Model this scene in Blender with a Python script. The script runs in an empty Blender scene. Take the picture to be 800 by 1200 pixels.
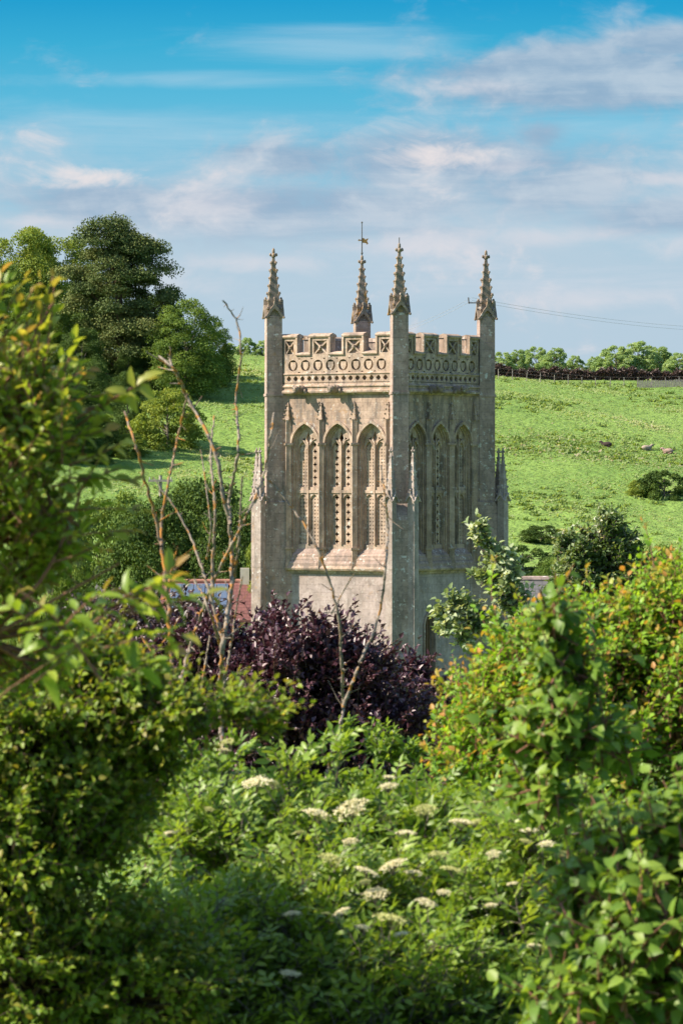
import bpy, math, random
import numpy as np
from mathutils import Vector, Matrix
from mathutils.geometry import tessellate_polygon

rng = np.random.default_rng(11)
random.seed(11)
R = math.radians
F, EYE = 4750.0, 565.0            # focal length and eye-level row in photograph pixels
scene = bpy.context.scene
COL = scene.collection


def at(u, v, Y):
    """point of the world that stands Y metres away in the direction of a photograph pixel"""
    return np.array([(u - 400.0) / F * Y, Y, (EYE - v) / F * Y])


# ------------------------------------------------------------------ objects
def tag(o, label=None, cat=None, group=None, kind=None):
    if label: o['label'] = label
    if cat: o['category'] = cat
    if group: o['group'] = group
    if kind: o['kind'] = kind
    return o


def empty(name, loc, label=None, cat=None, group=None, rz=0.0):
    o = bpy.data.objects.new(name, None)
    COL.objects.link(o)
    o.location = Vector([float(c) for c in loc])
    o.rotation_euler = (0, 0, rz)
    o.empty_display_size = 0.2
    return tag(o, label, cat, group)


def link(name, me, mat, parent=None):
    o = bpy.data.objects.new(name, me)
    COL.objects.link(o)
    if mat is not None:
        me.materials.clear(); me.materials.append(mat)
    if parent is not None:
        o.parent = parent
    return o


def mesh_np(name, V, T, mat, parent=None, attrs=None, smooth=False, off=None):
    """mesh object from numpy vertices and equally sized faces"""
    V = np.asarray(V, dtype=np.float32)
    if off is not None:
        V = V - np.asarray(off, dtype=np.float32)
    T = np.asarray(T, dtype=np.int32)
    me = bpy.data.meshes.new(name)
    k = T.shape[1]
    me.vertices.add(len(V)); me.vertices.foreach_set('co', V.ravel())
    me.loops.add(T.size); me.loops.foreach_set('vertex_index', T.ravel())
    me.polygons.add(len(T))
    me.polygons.foreach_set('loop_start', np.arange(0, T.size, k, dtype=np.int32))
    if smooth:
        me.polygons.foreach_set('use_smooth', np.ones(len(T), dtype=bool))
    for nm, arr in (attrs or {}).items():
        a = me.attributes.new(nm, 'FLOAT', 'POINT')
        a.data.foreach_set('value', np.asarray(arr, dtype=np.float32))
    me.update(); me.validate()
    return link(name, me, mat, parent)


class MB:
    """collects shapes that end up as ONE mesh"""
    def __init__(s):
        s.v, s.f = [], []

    def add(s, vs, fs):
        b = len(s.v)
        s.v.extend([tuple(float(c) for c in p) for p in vs])
        s.f.extend([tuple(i + b for i in f) for f in fs])

    def build(s, name, mat, parent=None, smooth=False):
        me = bpy.data.meshes.new(name)
        me.from_pydata(s.v, [], s.f)
        if smooth:
            me.polygons.foreach_set('use_smooth', [True] * len(me.polygons))
        me.update()
        return link(name, me, mat, parent)

    def box(s, fr, a, b):
        (x0, y0, z0), (x1, y1, z1) = a, b
        p = [fr(x, y, z) for x in (x0, x1) for y in (y0, y1) for z in (z0, z1)]
        s.add(p, [(0, 1, 3, 2), (4, 6, 7, 5), (0, 4, 5, 1), (2, 3, 7, 6), (0, 2, 6, 4), (1, 5, 7, 3)])

    def slab(s, fr, loops, n0, n1):
        """plate with holes: loops of (s, z), first the outline; front at depth n0, back at n1"""
        pts = [Vector((p[0], p[1], 0)) for l in loops for p in l]
        tris = tessellate_polygon([[Vector((p[0], p[1], 0)) for p in l] for l in loops])
        N = len(pts)
        V = [fr(p.x, p.y, n0) for p in pts] + [fr(p.x, p.y, n1) for p in pts]
        fs = [tuple(t) for t in tris] + [tuple(i + N for i in reversed(t)) for t in tris]
        b = 0
        for l in loops:
            m = len(l)
            for i in range(m):
                j = (i + 1) % m
                fs.append((b + i, b + j, b + j + N, b + i + N))
            b += m
        s.add(V, fs)

    def profile(s, fr, prof, s0, s1):
        """outline of (n, z) drawn along s"""
        m = len(prof)
        V = [fr(s0, z, n) for n, z in prof] + [fr(s1, z, n) for n, z in prof]
        fs = [(i, (i + 1) % m, (i + 1) % m + m, i + m) for i in range(m)]
        fs += [tuple(range(m))[::-1], tuple(range(m, 2 * m))]
        s.add(V, fs)

    def frustum(s, c, z0, z1, w0, w1, rot, d0=None, d1=None):
        """square block about the axis c, half-sizes w along the turned x and d along the turned y"""
        d0 = w0 if d0 is None else d0; d1 = w1 if d1 is None else d1
        ca, sa = math.cos(rot), math.sin(rot)
        V = []
        for z, w, d in ((z0, w0, d0), (z1, w1, d1)):
            for x, y in ((-w, -d), (w, -d), (w, d), (-w, d)):
                V.append((c[0] + x * ca - y * sa, c[1] + x * sa + y * ca, z))
        s.add(V, [(3, 2, 1, 0), (4, 5, 6, 7), (0, 1, 5, 4), (1, 2, 6, 5), (2, 3, 7, 6), (3, 0, 4, 7)])

    def blob(s, c, r, n=6):
        rx, ry, rz = (r, r, r) if not hasattr(r, '__len__') else r
        V = [(c[0], c[1], c[2] + rz), (c[0], c[1], c[2] - rz)]
        for k, (h, q) in enumerate(((.55, .84), (-.45, .9))):
            for i in range(n):
                a = 2 * math.pi * (i + .5 * k) / n
                V.append((c[0] + rx * q * math.cos(a), c[1] + ry * q * math.sin(a), c[2] + rz * h))
        fs = []
        for i in range(n):
            j = (i + 1) % n
            fs += [(0, 2 + i, 2 + j), (1, 2 + n + j, 2 + n + i), (2 + i, 2 + n + i, 2 + j), (2 + j, 2 + n + i, 2 + n + j)]
        s.add(V, fs)

    def tube(s, pts, rad, n=6):
        V, T = tubes(np.array([pts], dtype=float), np.array([rad if hasattr(rad, '__len__') else [rad] * len(pts)], dtype=float), n)
        s.add(V, [tuple(t) for t in T])


def unit(v):
    return v / np.maximum(np.linalg.norm(v, axis=-1, keepdims=True), 1e-9)


def tubes(P, rad, n=4):
    """P (t,k,3) paths, rad (t,k): quads of all the tubes, ends drawn to a point by the last radius"""
    t, k, _ = P.shape
    D = np.gradient(P, axis=1) if k > 2 else np.repeat(P[:, 1:] - P[:, :1], 2, axis=1)
    D = unit(D)
    ref = np.where(np.abs(D[..., 2:3]) > .9, np.array([1., 0, 0]), np.array([0, 0, 1.]))
    A = unit(np.cross(D, ref)); B = np.cross(D, A)
    ang = np.arange(n) * 2 * np.pi / n
    V = (P[:, :, None, :] + rad[:, :, None, None] * (np.cos(ang)[None, None, :, None] * A[:, :, None, :]
         + np.sin(ang)[None, None, :, None] * B[:, :, None, :])).reshape(-1, 3)
    i = np.arange(k - 1)[:, None] * n + np.arange(n)[None, :]
    j = np.arange(k - 1)[:, None] * n + (np.arange(n)[None, :] + 1) % n
    q = np.stack([i, j, j + n, i + n], -1).reshape(-1, 4)
    T = (q[None] + (np.arange(t) * k * n)[:, None, None]).reshape(-1, 4)
    return V, T


def resample(pts, k):
    """smooth path of k points through the given ones"""
    P = np.asarray(pts, dtype=float)
    d = np.r_[0, np.cumsum(np.linalg.norm(np.diff(P, axis=0), axis=1))]
    tt = np.linspace(0, d[-1], k)
    m = np.gradient(P, d, axis=0)
    out = []
    for x in tt:
        i = min(max(np.searchsorted(d, x) - 1, 0), len(d) - 2)
        h = d[i + 1] - d[i]; s = (x - d[i]) / h
        out.append((2 * s**3 - 3 * s**2 + 1) * P[i] + (s**3 - 2 * s**2 + s) * h * m[i] + (-2 * s**3 + 3 * s**2) * P[i + 1] + (s**3 - s**2) * h * m[i + 1])
    return np.array(out)


# ------------------------------------------------------------------ materials
class NT:
    def __init__(s, tree):
        s.t = tree; s.n = tree.nodes; s.l = tree.links

    def node(s, typ, **kw):
        nd = s.n.new(typ)
        for k, v in kw.items(): setattr(nd, k, v)
        return nd

    def put(s, sock, val):
        if hasattr(val, 'is_linked') or isinstance(val, bpy.types.NodeSocket): s.l.new(val, sock)
        elif isinstance(val, (tuple, list)):
            sock.default_value = tuple(val) + ((1.0,) if len(val) == 3 and len(sock.default_value) == 4 else ())
        else: sock.default_value = val

    def math(s, op, a, b=None, c=None, clamp=False):
        nd = s.node('ShaderNodeMath', operation=op, use_clamp=clamp)
        s.put(nd.inputs[0], a)
        if b is not None: s.put(nd.inputs[1], b)
        if c is not None: s.put(nd.inputs[2], c)
        return nd.outputs[0]

    def mix(s, fac, a, b, blend='MIX'):
        nd = s.node('ShaderNodeMix', data_type='RGBA', blend_type=blend)
        s.put(nd.inputs[0], fac); s.put(nd.inputs[6], a); s.put(nd.inputs[7], b)
        return nd.outputs[2]

    def noise(s, vec, scale, detail=4, rough=.55, dist=0.0):
        nd = s.node('ShaderNodeTexNoise')
        s.put(nd.inputs['Vector'], vec)
        nd.inputs['Scale'].default_value = scale; nd.inputs['Detail'].default_value = detail
        nd.inputs['Roughness'].default_value = rough; nd.inputs['Distortion'].default_value = dist
        return nd.outputs['Fac']

    def step(s, val, a, b):
        nd = s.node('ShaderNodeMapRange', interpolation_type='SMOOTHSTEP')
        s.put(nd.inputs[0], val); nd.inputs[1].default_value = a; nd.inputs[2].default_value = b
        return nd.outputs[0]

    def xyz(s, x, y, z):
        nd = s.node('ShaderNodeCombineXYZ')
        for i, q in enumerate((x, y, z)): s.put(nd.inputs[i], q)
        return nd.outputs[0]

    def ramp(s, fac, stops, interp='LINEAR'):
        nd = s.node('ShaderNodeValToRGB'); cr = nd.color_ramp; cr.interpolation = interp
        while len(cr.elements) < len(stops): cr.elements.new(.5)
        for e, (p, c) in zip(cr.elements, stops):
            e.position = p; e.color = tuple(c) + (1,)
        s.put(nd.inputs[0], fac)
        return nd.outputs[0]

    def attr(s, name):
        return s.node('ShaderNodeAttribute', attribute_name=name).outputs['Fac']


def new_mat(name):
    m = bpy.data.materials.new(name); m.use_nodes = True
    t = NT(m.node_tree); t.n.clear()
    out = t.node('ShaderNodeOutputMaterial')
    return m, t, out


def bsdf(t, col, rough=.8, bump=None, bstr=.3, bdist=.02, spec=.3):
    p = t.node('ShaderNodeBsdfPrincipled')
    t.put(p.inputs['Base Color'], col); t.put(p.inputs['Roughness'], rough)
    p.inputs['Specular IOR Level'].default_value = spec
    if bump is not None:
        b = t.node('ShaderNodeBump'); b.inputs['Strength'].default_value = bstr; b.inputs['Distance'].default_value = bdist
        t.put(b.inputs['Height'], bump); t.l.new(b.outputs[0], p.inputs['Normal'])
    return p.outputs[0]


def stone(name, c0, c1, grey=.5, white=.5, orange=.2, joints=.25, bdist=.03):
    m, t, out = new_mat(name)
    oc = t.node('ShaderNodeTexCoord').outputs['Object']
    sp = t.node('ShaderNodeSeparateXYZ'); t.put(sp.inputs[0], oc)
    x, y, z = sp.outputs
    big = t.noise(oc, .7, 6, .6); fine = t.noise(oc, 9, 5, .7); mid = t.noise(oc, 2.6, 4, .6)
    col = t.mix(t.step(big, .3, .7), c0, c1)
    col = t.mix(t.math('MULTIPLY', t.step(mid, .42, .75), .45), col, [q * 1.22 for q in c1])
    # ashlar: each block its own tone, thin joints
    br = t.node('ShaderNodeTexBrick'); t.put(br.inputs['Vector'], t.xyz(t.math('ADD', x, y), z, 0.0))
    br.inputs['Scale'].default_value = 1; br.inputs['Brick Width'].default_value = .78; br.inputs['Row Height'].default_value = .36
    br.inputs['Mortar Size'].default_value = .018; br.inputs['Mortar Smooth'].default_value = .3
    br.inputs['Color1'].default_value = (1.12, 1.10, 1.06, 1); br.inputs['Color2'].default_value = (.82, .82, .84, 1); br.inputs['Mortar'].default_value = (.55, .52, .5, 1)
    col = t.mix(joints, col, t.mix(1.0, col, br.outputs['Color'], 'MULTIPLY'))
    # grey weathering runs
    st = t.noise(t.xyz(t.math('MULTIPLY', x, 3.2), t.math('MULTIPLY', y, 3.2), t.math('MULTIPLY', z, .45)), 1.0, 5, .65)
    gmask = t.math('MULTIPLY', t.step(st, .44, .66), grey)
    col = t.mix(gmask, col, (.12, .108, .10))
    col = t.mix(t.math('MULTIPLY', t.step(fine, .48, .7), .5), col, [q * .45 for q in c0])
    pat = t.noise(oc, 1.7, 7, .72)
    col = t.mix(t.math('MULTIPLY', t.step(pat, .5, .66), .5 * grey + .12), col, (.15, .125, .105))
    col = t.mix(t.math('MULTIPLY', t.step(pat, .5, .34), .4), col, [q * 1.3 for q in c1])
    wm = t.math('MULTIPLY', t.step(t.noise(oc, 5.5, 3, .6), .58, .66), t.step(t.noise(oc, 1.1, 2), .4, .6))
    col = t.mix(t.math('MULTIPLY', wm, white), col, (.56, .54, .5))
    om = t.math('MULTIPLY', t.step(t.noise(oc, 4.2, 4, .7), .54, .63), t.step(t.noise(oc, .55, 2), .44, .62))
    col = t.mix(t.math('MULTIPLY', om, orange), col, (.36, .19, .045))
    bmp = t.math('ADD', t.math('MULTIPLY', fine, .6), t.math('MULTIPLY', br.outputs['Fac'], -.5 * joints))
    t.l.new(bsdf(t, col, .92, bmp, .55, bdist, .15), out.inputs[0])
    return m


def plain(name, c0, c1=None, scale=6, rough=.7, spec=.3, metal=0, bump=0.3):
    m, t, out = new_mat(name)
    oc = t.node('ShaderNodeTexCoord').outputs['Object']
    nz = t.noise(oc, scale, 5, .6)
    col = t.mix(t.step(nz, .3, .7), c0, c1 or [q * .75 for q in c0])
    s = bsdf(t, col, rough, nz, bump, .02, spec)
    s.node.inputs['Metallic'].default_value = metal
    t.l.new(s, out.inputs[0])
    return m


def leaf_mat(name, stops, young=None, trans=.35, rough=.5, spec=.35, hue=None):
    """stops: colours over the random value each leaf carries; young: colour of shoots' tips"""
    m, t, out = new_mat(name)
    col = t.ramp(t.attr('rnd'), stops)
    if young: col = t.mix(t.attr('young'), col, young)
    p = t.node('ShaderNodeBsdfPrincipled')
    t.put(p.inputs['Base Color'], col); p.inputs['Roughness'].default_value = rough
    p.inputs['Specular IOR Level'].default_value = spec
    tr = t.node('ShaderNodeBsdfTranslucent')
    tc = t.mix(1.0, col, hue or (1.5, 1.35, .6), 'MULTIPLY')
    t.put(tr.inputs[0], tc)
    mx = t.node('ShaderNodeMixShader'); mx.inputs[0].default_value = trans
    t.l.new(p.outputs[0], mx.inputs[1]); t.l.new(tr.outputs[0], mx.inputs[2])
    t.l.new(mx.outputs[0], out.inputs[0])
    return m


def bark_mat(name, c0, c1, lichen=None, lo=.52, hi=.6, scale=14):
    m, t, out = new_mat(name)
    oc = t.node('ShaderNodeTexCoord').outputs['Object']
    nz = t.noise(oc, scale * 3, 4, .65)
    col = t.mix(t.step(nz, .35, .65), c0, c1)
    if lichen: col = t.mix(t.step(t.noise(oc, scale, 4, .6), lo, hi), col, lichen)
    t.l.new(bsdf(t, col, .85, nz, .5, .004, .2), out.inputs[0])
    return m
# ------------------------------------------------------------------ the church tower
THETA = R(35.6)
M_wall = stone('limestone', (0.287, 0.202, 0.151), (0.397, 0.300, 0.237), .8, .5, .3, .45)
M_carve = stone('carved_limestone', (0.299, 0.215, 0.156), (0.431, 0.330, 0.256), .75, .7, .25, .05)
M_pinn = stone('lichened_limestone', (0.192, 0.145, 0.108), (0.284, 0.223, 0.170), .6, .6, .75, .05)
M_low = stone('smooth_ashlar', (0.295, 0.242, 0.221), (0.374, 0.311, 0.293), .35, .3, .2, .4, .015)
M_butt = stone('weathered_ashlar', (0.265, 0.194, 0.159), (0.372, 0.283, 0.242), .5, .9, .25, .42)
M_sp = stone('pale_lichened_stone', (0.267, 0.213, 0.184), (0.376, 0.316, 0.286), .45, 1.0, .3, .05)
M_lead = plain('roof_lead', (.16, .165, .17), (.12, .12, .125))  # grey of the lead itself, for roof and belfry floor
M_wood = plain('old_oak', (.17, .10, .06), (.10, .06, .035), 14, .8)
M_iron = plain('dark_iron', (.06, .06, .06), (.1, .09, .08), 20, .5, .4)
M_gilt = plain('gilded_copper', (.36, .21, .055), (.22, .11, .035), 20, .45, .5, .4)

tower = empty('church_tower', (1.78, 186.9, 0.0),
              'square limestone church tower with pinnacles, battlements and three traceried windows on each face', 'church tower', rz=-THETA)
A, NW, GZ = 3.5, 3.3, -17.4      # half pinnacle spacing, wall plane, ground


def frame(k):
    q = [(1, 0, 0, -1), (0, 1, 1, 0), (-1, 0, 0, 1), (0, -1, -1, 0)][k]     # s-axis (x,y), outward normal (x,y)
    return lambda s, z, n: (s * q[0] + n * q[2], s * q[1] + n * q[3], z)


def arch(w, z0, z1, h, cx=0.0, n=9):
    """pointed arch opening: half width w, foot z0, springing z1, rise h"""
    c = (h * h - w * w) / (2 * w); r = w + c
    a1 = math.atan2(h, c)
    pts = [(cx - w, z0), (cx + w, z0)]
    for i in range(n + 1):
        a = a1 * i / n
        pts.append((cx - c + r * math.cos(a), z1 + r * math.sin(a)))
    for i in range(n - 1, -1, -1):
        a = a1 * i / n
        pts.append((cx + c - r * math.cos(a), z1 + r * math.sin(a)))
    return pts


def arcband(w0, h0, w1, h1, z1, cx=0.0, n=10):
    """band between two pointed arches, from springing to springing"""
    o = arch(w1, z1, z1, h1, cx, n)[2:]; i = arch(w0, z1, z1, h0, cx, n)[2:]
    return o + i[::-1]


def circ(cx, cz, r, n=16, q=0.0, ph=0.0):
    return [(cx + r * (1 + q * math.cos(4 * (2 * math.pi * i / n))) * math.cos(2 * math.pi * i / n + ph),
             cz + r * (1 + q * math.cos(4 * (2 * math.pi * i / n))) * math.sin(2 * math.pi * i / n + ph)) for i in range(n)]


def rect(s0, s1, z0, z1):
    return [(s0, z0), (s1, z0), (s1, z1), (s0, z1)]


def lattice(mb, fr, s0, s1, z0, z1, nx, nz, r, n0, n1, q=.25, ph=0.0):
    """pierced panel: nx by nz cells each with a four-lobed hole"""
    N = 16
    for i in range(nx):
        for j in range(nz):
            a0 = s0 + (s1 - s0) * i / nx; a1 = s0 + (s1 - s0) * (i + 1) / nx
            b0 = z0 + (z1 - z0) * j / nz; b1 = z0 + (z1 - z0) * (j + 1) / nz
            cx, cz = (a0 + a1) / 2, (b0 + b1) / 2; hx, hz = (a1 - a0) / 2, (b1 - b0) / 2
            out, inn = [], []
            for k in range(N):
                a = 2 * math.pi * k / N + math.pi / 4
                c, s_ = math.cos(a), math.sin(a); m = max(abs(c), abs(s_))
                out.append((cx + hx * c / m, cz + hz * s_ / m))
                rr = min(hx, hz) * r * (1 + q * math.cos(4 * a + ph))
                inn.append((cx + rr * c, cz + rr * s_))
            V = [fr(p[0], p[1], n0) for p in out] + [fr(p[0], p[1], n0) for p in inn] + [fr(p[0], p[1], n1) for p in inn]
            fs = []
            for k in range(N):
                l = (k + 1) % N
                fs += [(k, l, N + l, N + k), (N + k, N + l, 2 * N + l, 2 * N + k)]
            mb.add(V, fs)


ZB, ZT = -4.1, 4.02           # window stage: from the lower string to the cornice
BAYS = (-1.86, 0.0, 1.86)
W0, ZS, Z0, HA = .735, 1.68, -3.3, 1.02
frs = [frame(k) for k in range(4)]

wall, low = MB(), MB()
for k in range(4):
    e = NW if k % 2 == 0 else NW - .702
    holes = [arch(W0, Z0, ZS, HA, c) for c in BAYS] if k < 2 else []
    wall.slab(frs[k], [rect(-e, e, ZB, ZT)] + holes, NW, NW - .7)
    lh = [arch(.42, -9.2, -6.55, .62, -.75)] if k == 1 else []
    low.slab(frs[k], [rect(-e, e, GZ, ZB)] + lh, NW - .03, NW - .73)
ob = wall.build('wall', M_wall, tower); ob['label'] = 'weathered warm ashlar of the belfry stage'
ob = low.build('lower_wall', M_low, tower); ob['label'] = 'paler smooth ashlar below the string course'

fl = MB(); fl.box(lambda x, y, z: (x, y, z), (-2.55, -2.55, 4.55), (2.55, 2.55, 4.7))
fl.build('roof', M_lead, tower); fl = MB()
fl.box(lambda x, y, z: (x, y, z), (-2.59, -2.59, -4.3), (2.59, 2.59, -4.1))
fl.build('belfry_floor', M_lead, tower)


def make_window(k, cx, pierced):
    fr = frs[k]
    rim = MB()
    rim.slab(fr, [arch(.86, Z0 - .1, ZS, HA + .14, cx), arch(.665, Z0 - .02, ZS, HA - .08, cx)], NW - .09, NW - .24)
    rim.slab(fr, [arch(.84, Z0 - .1, ZS, HA + .1, cx), arch(.60, Z0 - .02, ZS, HA - .15, cx)], NW - .18, NW - .36)
    rim.slab(fr, [arcband(.742, HA + .008, .86, HA + .13, ZS - .04, cx)], NW + .085, NW - .05)       # hood mould
    w = rim.build('window', M_carve, tower)
    # tracery: mullion, transom, arched lights
    tr = MB()
    wi, hi = .615, HA - .14
    loops = [arch(wi, Z0, ZS, hi, cx)]
    for sg in (-1, 1):
        m = cx + sg * .315
        loops.append(arch(.232, -.22, 1.48, .36, m, 7))
        loops.append(arch(.232, -2.85, -.86, .3, m, 7))
    loops.append([(cx, 1.78), (cx + .13, 2.0), (cx, 2.33), (cx - .13, 2.0)])
    loops.append([(cx - .19, 1.86), (cx - .2, 2.05), (cx - .36, 1.95), (cx - .3, 1.86)])
    loops.append([(cx + .19, 1.86), (cx + .3, 1.86), (cx + .36, 1.95), (cx + .2, 2.05)])
    tr.slab(fr, loops, NW - .25, NW - .35)
    tr.box(lambda s, z, n: fr(s, z, n), (cx - .038, Z0 + .45, NW - .255), (cx + .038, ZS + .15, NW - .18))
    tr.box(lambda s, z, n: fr(s, z, n), (cx - .58, -.5, NW - .254), (cx - .04, -.36, NW - .2))
    tr.box(lambda s, z, n: fr(s, z, n), (cx + .04, -.5, NW - .254), (cx + .58, -.36, NW - .2))
    for sg in (-1, 1):                     # ribs curving from the mullion into the head
        p = [fr(cx + sg * x, z, NW - .235) for x, z in ((.02, 1.45), (.1, 1.7), (.25, 1.9), (.42, 1.97))]
        tr.tube(p, .035, 5)
    tr.build('tracery', M_carve, w)
    # panels in the four lights
    bk = MB()
    for sg in (-1, 1):
        m = cx + sg * .315
        for lo, hi2, up in ((-.24, 1.86, True), (-2.87, -.54, False)):
            n_f = NW - .30; pn = MB()
            big = pierced == 2 or (pierced == 1 and sg == 1 and up)
            if big:
                lattice(pn, fr, m - .25, m + .25, lo, hi2, 1, 7, .54, n_f - .03, n_f - .12, .36)
            else:
                lattice(pn, fr, m - .24, m + .24, lo, hi2, 3, 14, .5, n_f - .03, n_f - .06, .2, math.pi)
                pn.slab(fr, [rect(m - .26, m + .26, lo - .02, hi2 + .02)], n_f - .068, n_f - .15)
            pn.build('pierced_panel', M_carve, w)
    if pierced < 2:
        bk.slab(fr, [[(cx - .42, 1.88), (cx + .42, 1.88), (cx + .3, 2.2), (cx, 2.5), (cx - .3, 2.2)]], NW - .38, NW - .42)
        bk.build('backing_panel', M_wall, w)
    # stepped sill
    sl = MB()
    sl.profile(fr, [(NW - .33, -2.95), (NW - .33, -3.6), (NW + .03, -3.6), (NW + .03, -3.34)], cx - .73, cx + .73)
    sl.profile(fr, [(NW - .05, -3.34), (NW - .05, -3.8), (NW + .08, -3.8), (NW + .08, -3.52), (NW + .05, -3.44)], cx - .78, cx + .78)
    sl.profile(fr, [(NW - .05, -3.5), (NW - .05, -3.9), (NW + .16, -3.9), (NW + .16, -3.70), (NW + .11, -3.6)], cx - .78, cx + .78)
    sl.build('sill', M_butt, w)


for k in (0, 1):
    for i, cx in enumerate(BAYS):
        make_window(k, cx, (1, 2, 0)[i] if k == 0 else (0, 2, 0)[i])

# the low two-light opening on the shaded face
fr = frs[1]
dw = MB()
dw.slab(fr, [arch(.52, -9.25, -6.55, .74, -.75), arch(.40, -9.1, -6.55, .58, -.75)], NW + .02, NW - .2)
d_ = dw.build('window', M_butt, tower)
sh = MB()
for i in range(5):
    s0 = -.75 - .4 + i * .162
    sh.slab(fr, [rect(s0, s0 + .155, -9.2, -6.0)], NW - .28 - .012 * (i % 2), NW - .36)
sh.box(fr, (-.79, -9.1, NW - .27), (-.71, -6.05, NW - .17))
sh.build('shutter', M_wood, d_)


def spire(mb, top, c, z0, h, w, rot, crockets, gable=.5):
    """crocketed spirelet on a square shaft of half-width w"""
    mb.frustum(c, z0, z0 + h, w * .80, w * .12, rot)
    ca, sa = math.cos(rot), math.sin(rot)
    for k in range(4):                          # gablets
        a = rot + k * math.pi / 2
        nx, ny = math.sin(a), -math.cos(a); sx, sy = math.cos(a), math.sin(a)
        f = lambda s, z, n: (c[0] + sx * s + nx * n, c[1] + sy * s + ny * n, z)
        g = w * 1.05
        mb.slab(f, [[(-g, z0 - .10 * gable), (-g * .8, z0 - .16 * gable), (-g * .35, z0 + .32 * gable), (0, z0 + .55 * gable), (g * .35, z0 + .32 * gable), (g * .8, z0 - .16 * gable), (g, z0 - .10 * gable),
                     (g * .5, z0 + .5 * gable), (g * .14, z0 + .82 * gable), (0, z0 + 1.25 * gable), (-g * .14, z0 + .82 * gable), (-g * .5, z0 + .5 * gable)]], w * 1.14, w * .55)
        mb.blob(f(0, z0 + 1.28 * gable, w * .9), (w * .17, w * .17, w * .26), 5)
        mb.blob(f(g, z0 - .1 * gable, w * 1.08), w * .17, 5)
    for j in range(crockets):
        tt = .12 + .76 * j / (crockets - 1)
        ww = w * (.80 * (1 - tt) + .12 * tt); zz = z0 + h * tt
        r = w * (.22 - .08 * tt) * random.uniform(.8, 1.15)
        for x, y in ((-1, -1), (1, -1), (1, 1), (-1, 1)):
            px, py = x * (ww + r * .3), y * (ww + r * .3)
            mb.blob((c[0] + px * ca - py * sa, c[1] + px * sa + py * ca, zz + .02), (r, r, r * 1.05), 5)
            px, py = x * (ww + r * .05), y * (ww + r * .05)
            mb.blob((c[0] + px * ca - py * sa, c[1] + px * sa + py * ca, zz - r * .9), (r * .7, r * .7, r * .8), 5)
    zt = z0 + h
    top.blob((c[0], c[1], zt - .02), (w * .3, w * .3, w * .2), 6)
    for k in range(4):
        a = rot + k * math.pi / 2
        top.blob((c[0] + math.cos(a) * w * .34, c[1] + math.sin(a) * w * .34, zt + w * .12), (w * .17, w * .17, w * .22), 5)
    top.blob((c[0], c[1], zt + w * .52), (w * .2, w * .2, w * .42), 6)


def crocket_post(mb, fr, s, n, w, z0, z1):
    """the little crocketed top of a wall pilaster"""
    x, y, _ = fr(s, 0, n)
    mb.frustum((x, y), z0, z1, w, w * .25, 0)
    h = z1 - z0
    for j in range(4):
        tt = j / 3.4; ww = w * (1 - .75 * tt) + .012
        for a, b in ((-1, -1), (1, -1), (1, 1), (-1, 1)):
            mb.blob((x + a * ww, y + b * ww, z0 + h * tt + .05), .05 - .01 * tt, 5)
    mb.blob((x, y, z1 + .03), (.05, .05, .08), 5)


# pilasters between the windows
for k in (0, 1):
    fr = frs[k]
    for s in (-2.79, -.93, .93, 2.79):
        p = MB()
        x, y, _ = fr(s, 0, NW + .04)
        p.box(fr, (s - .135, -3.92, NW - .05), (s + .135, 2.84, NW + .09))
        p.frustum((x, y), -3.85, 2.86, .125, .125, math.pi / 4)
        for z in (1.74, -3.02):
            p.frustum((x, y), z - .05, z + .05, .19, .19, math.pi / 4)
        p.frustum((x, y), -3.95, -3.55, .17, .14, math.pi / 4)
        crocket_post(p, fr, s, NW + .05, .13, 2.84, 3.55)
        p.build('pilaster', M_carve, tower)

# string courses and cornice, each face between the corner shafts
for nm, prof in (('string_course', [(NW - .1, -3.72), (NW - .1, -4.16), (NW + .05, -4.16), (NW + .08, -4.06), (NW + .2, -4.02), (NW + .235, -3.94), (NW + .2, -3.87), (NW + .12, -3.78)]),
                 ('cornice', [(NW - .1, 4.58), (NW - .1, 3.96), (NW + .04, 3.98), (NW + .10, 4.06), (NW + .22, 4.07), (NW + .235, 4.14), (NW + .2, 4.2), (NW + .14, 4.22), (NW + .15, 4.32), (NW + .2, 4.35), (NW + .2, 4.40), (NW + .13, 4.46), (NW + .13, 4.52)])):
    mb = MB()
    for k in range(4):
        mb.profile(frs[k], prof, -3.2, 3.2)
    mb.build(nm, M_carve, tower)

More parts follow.
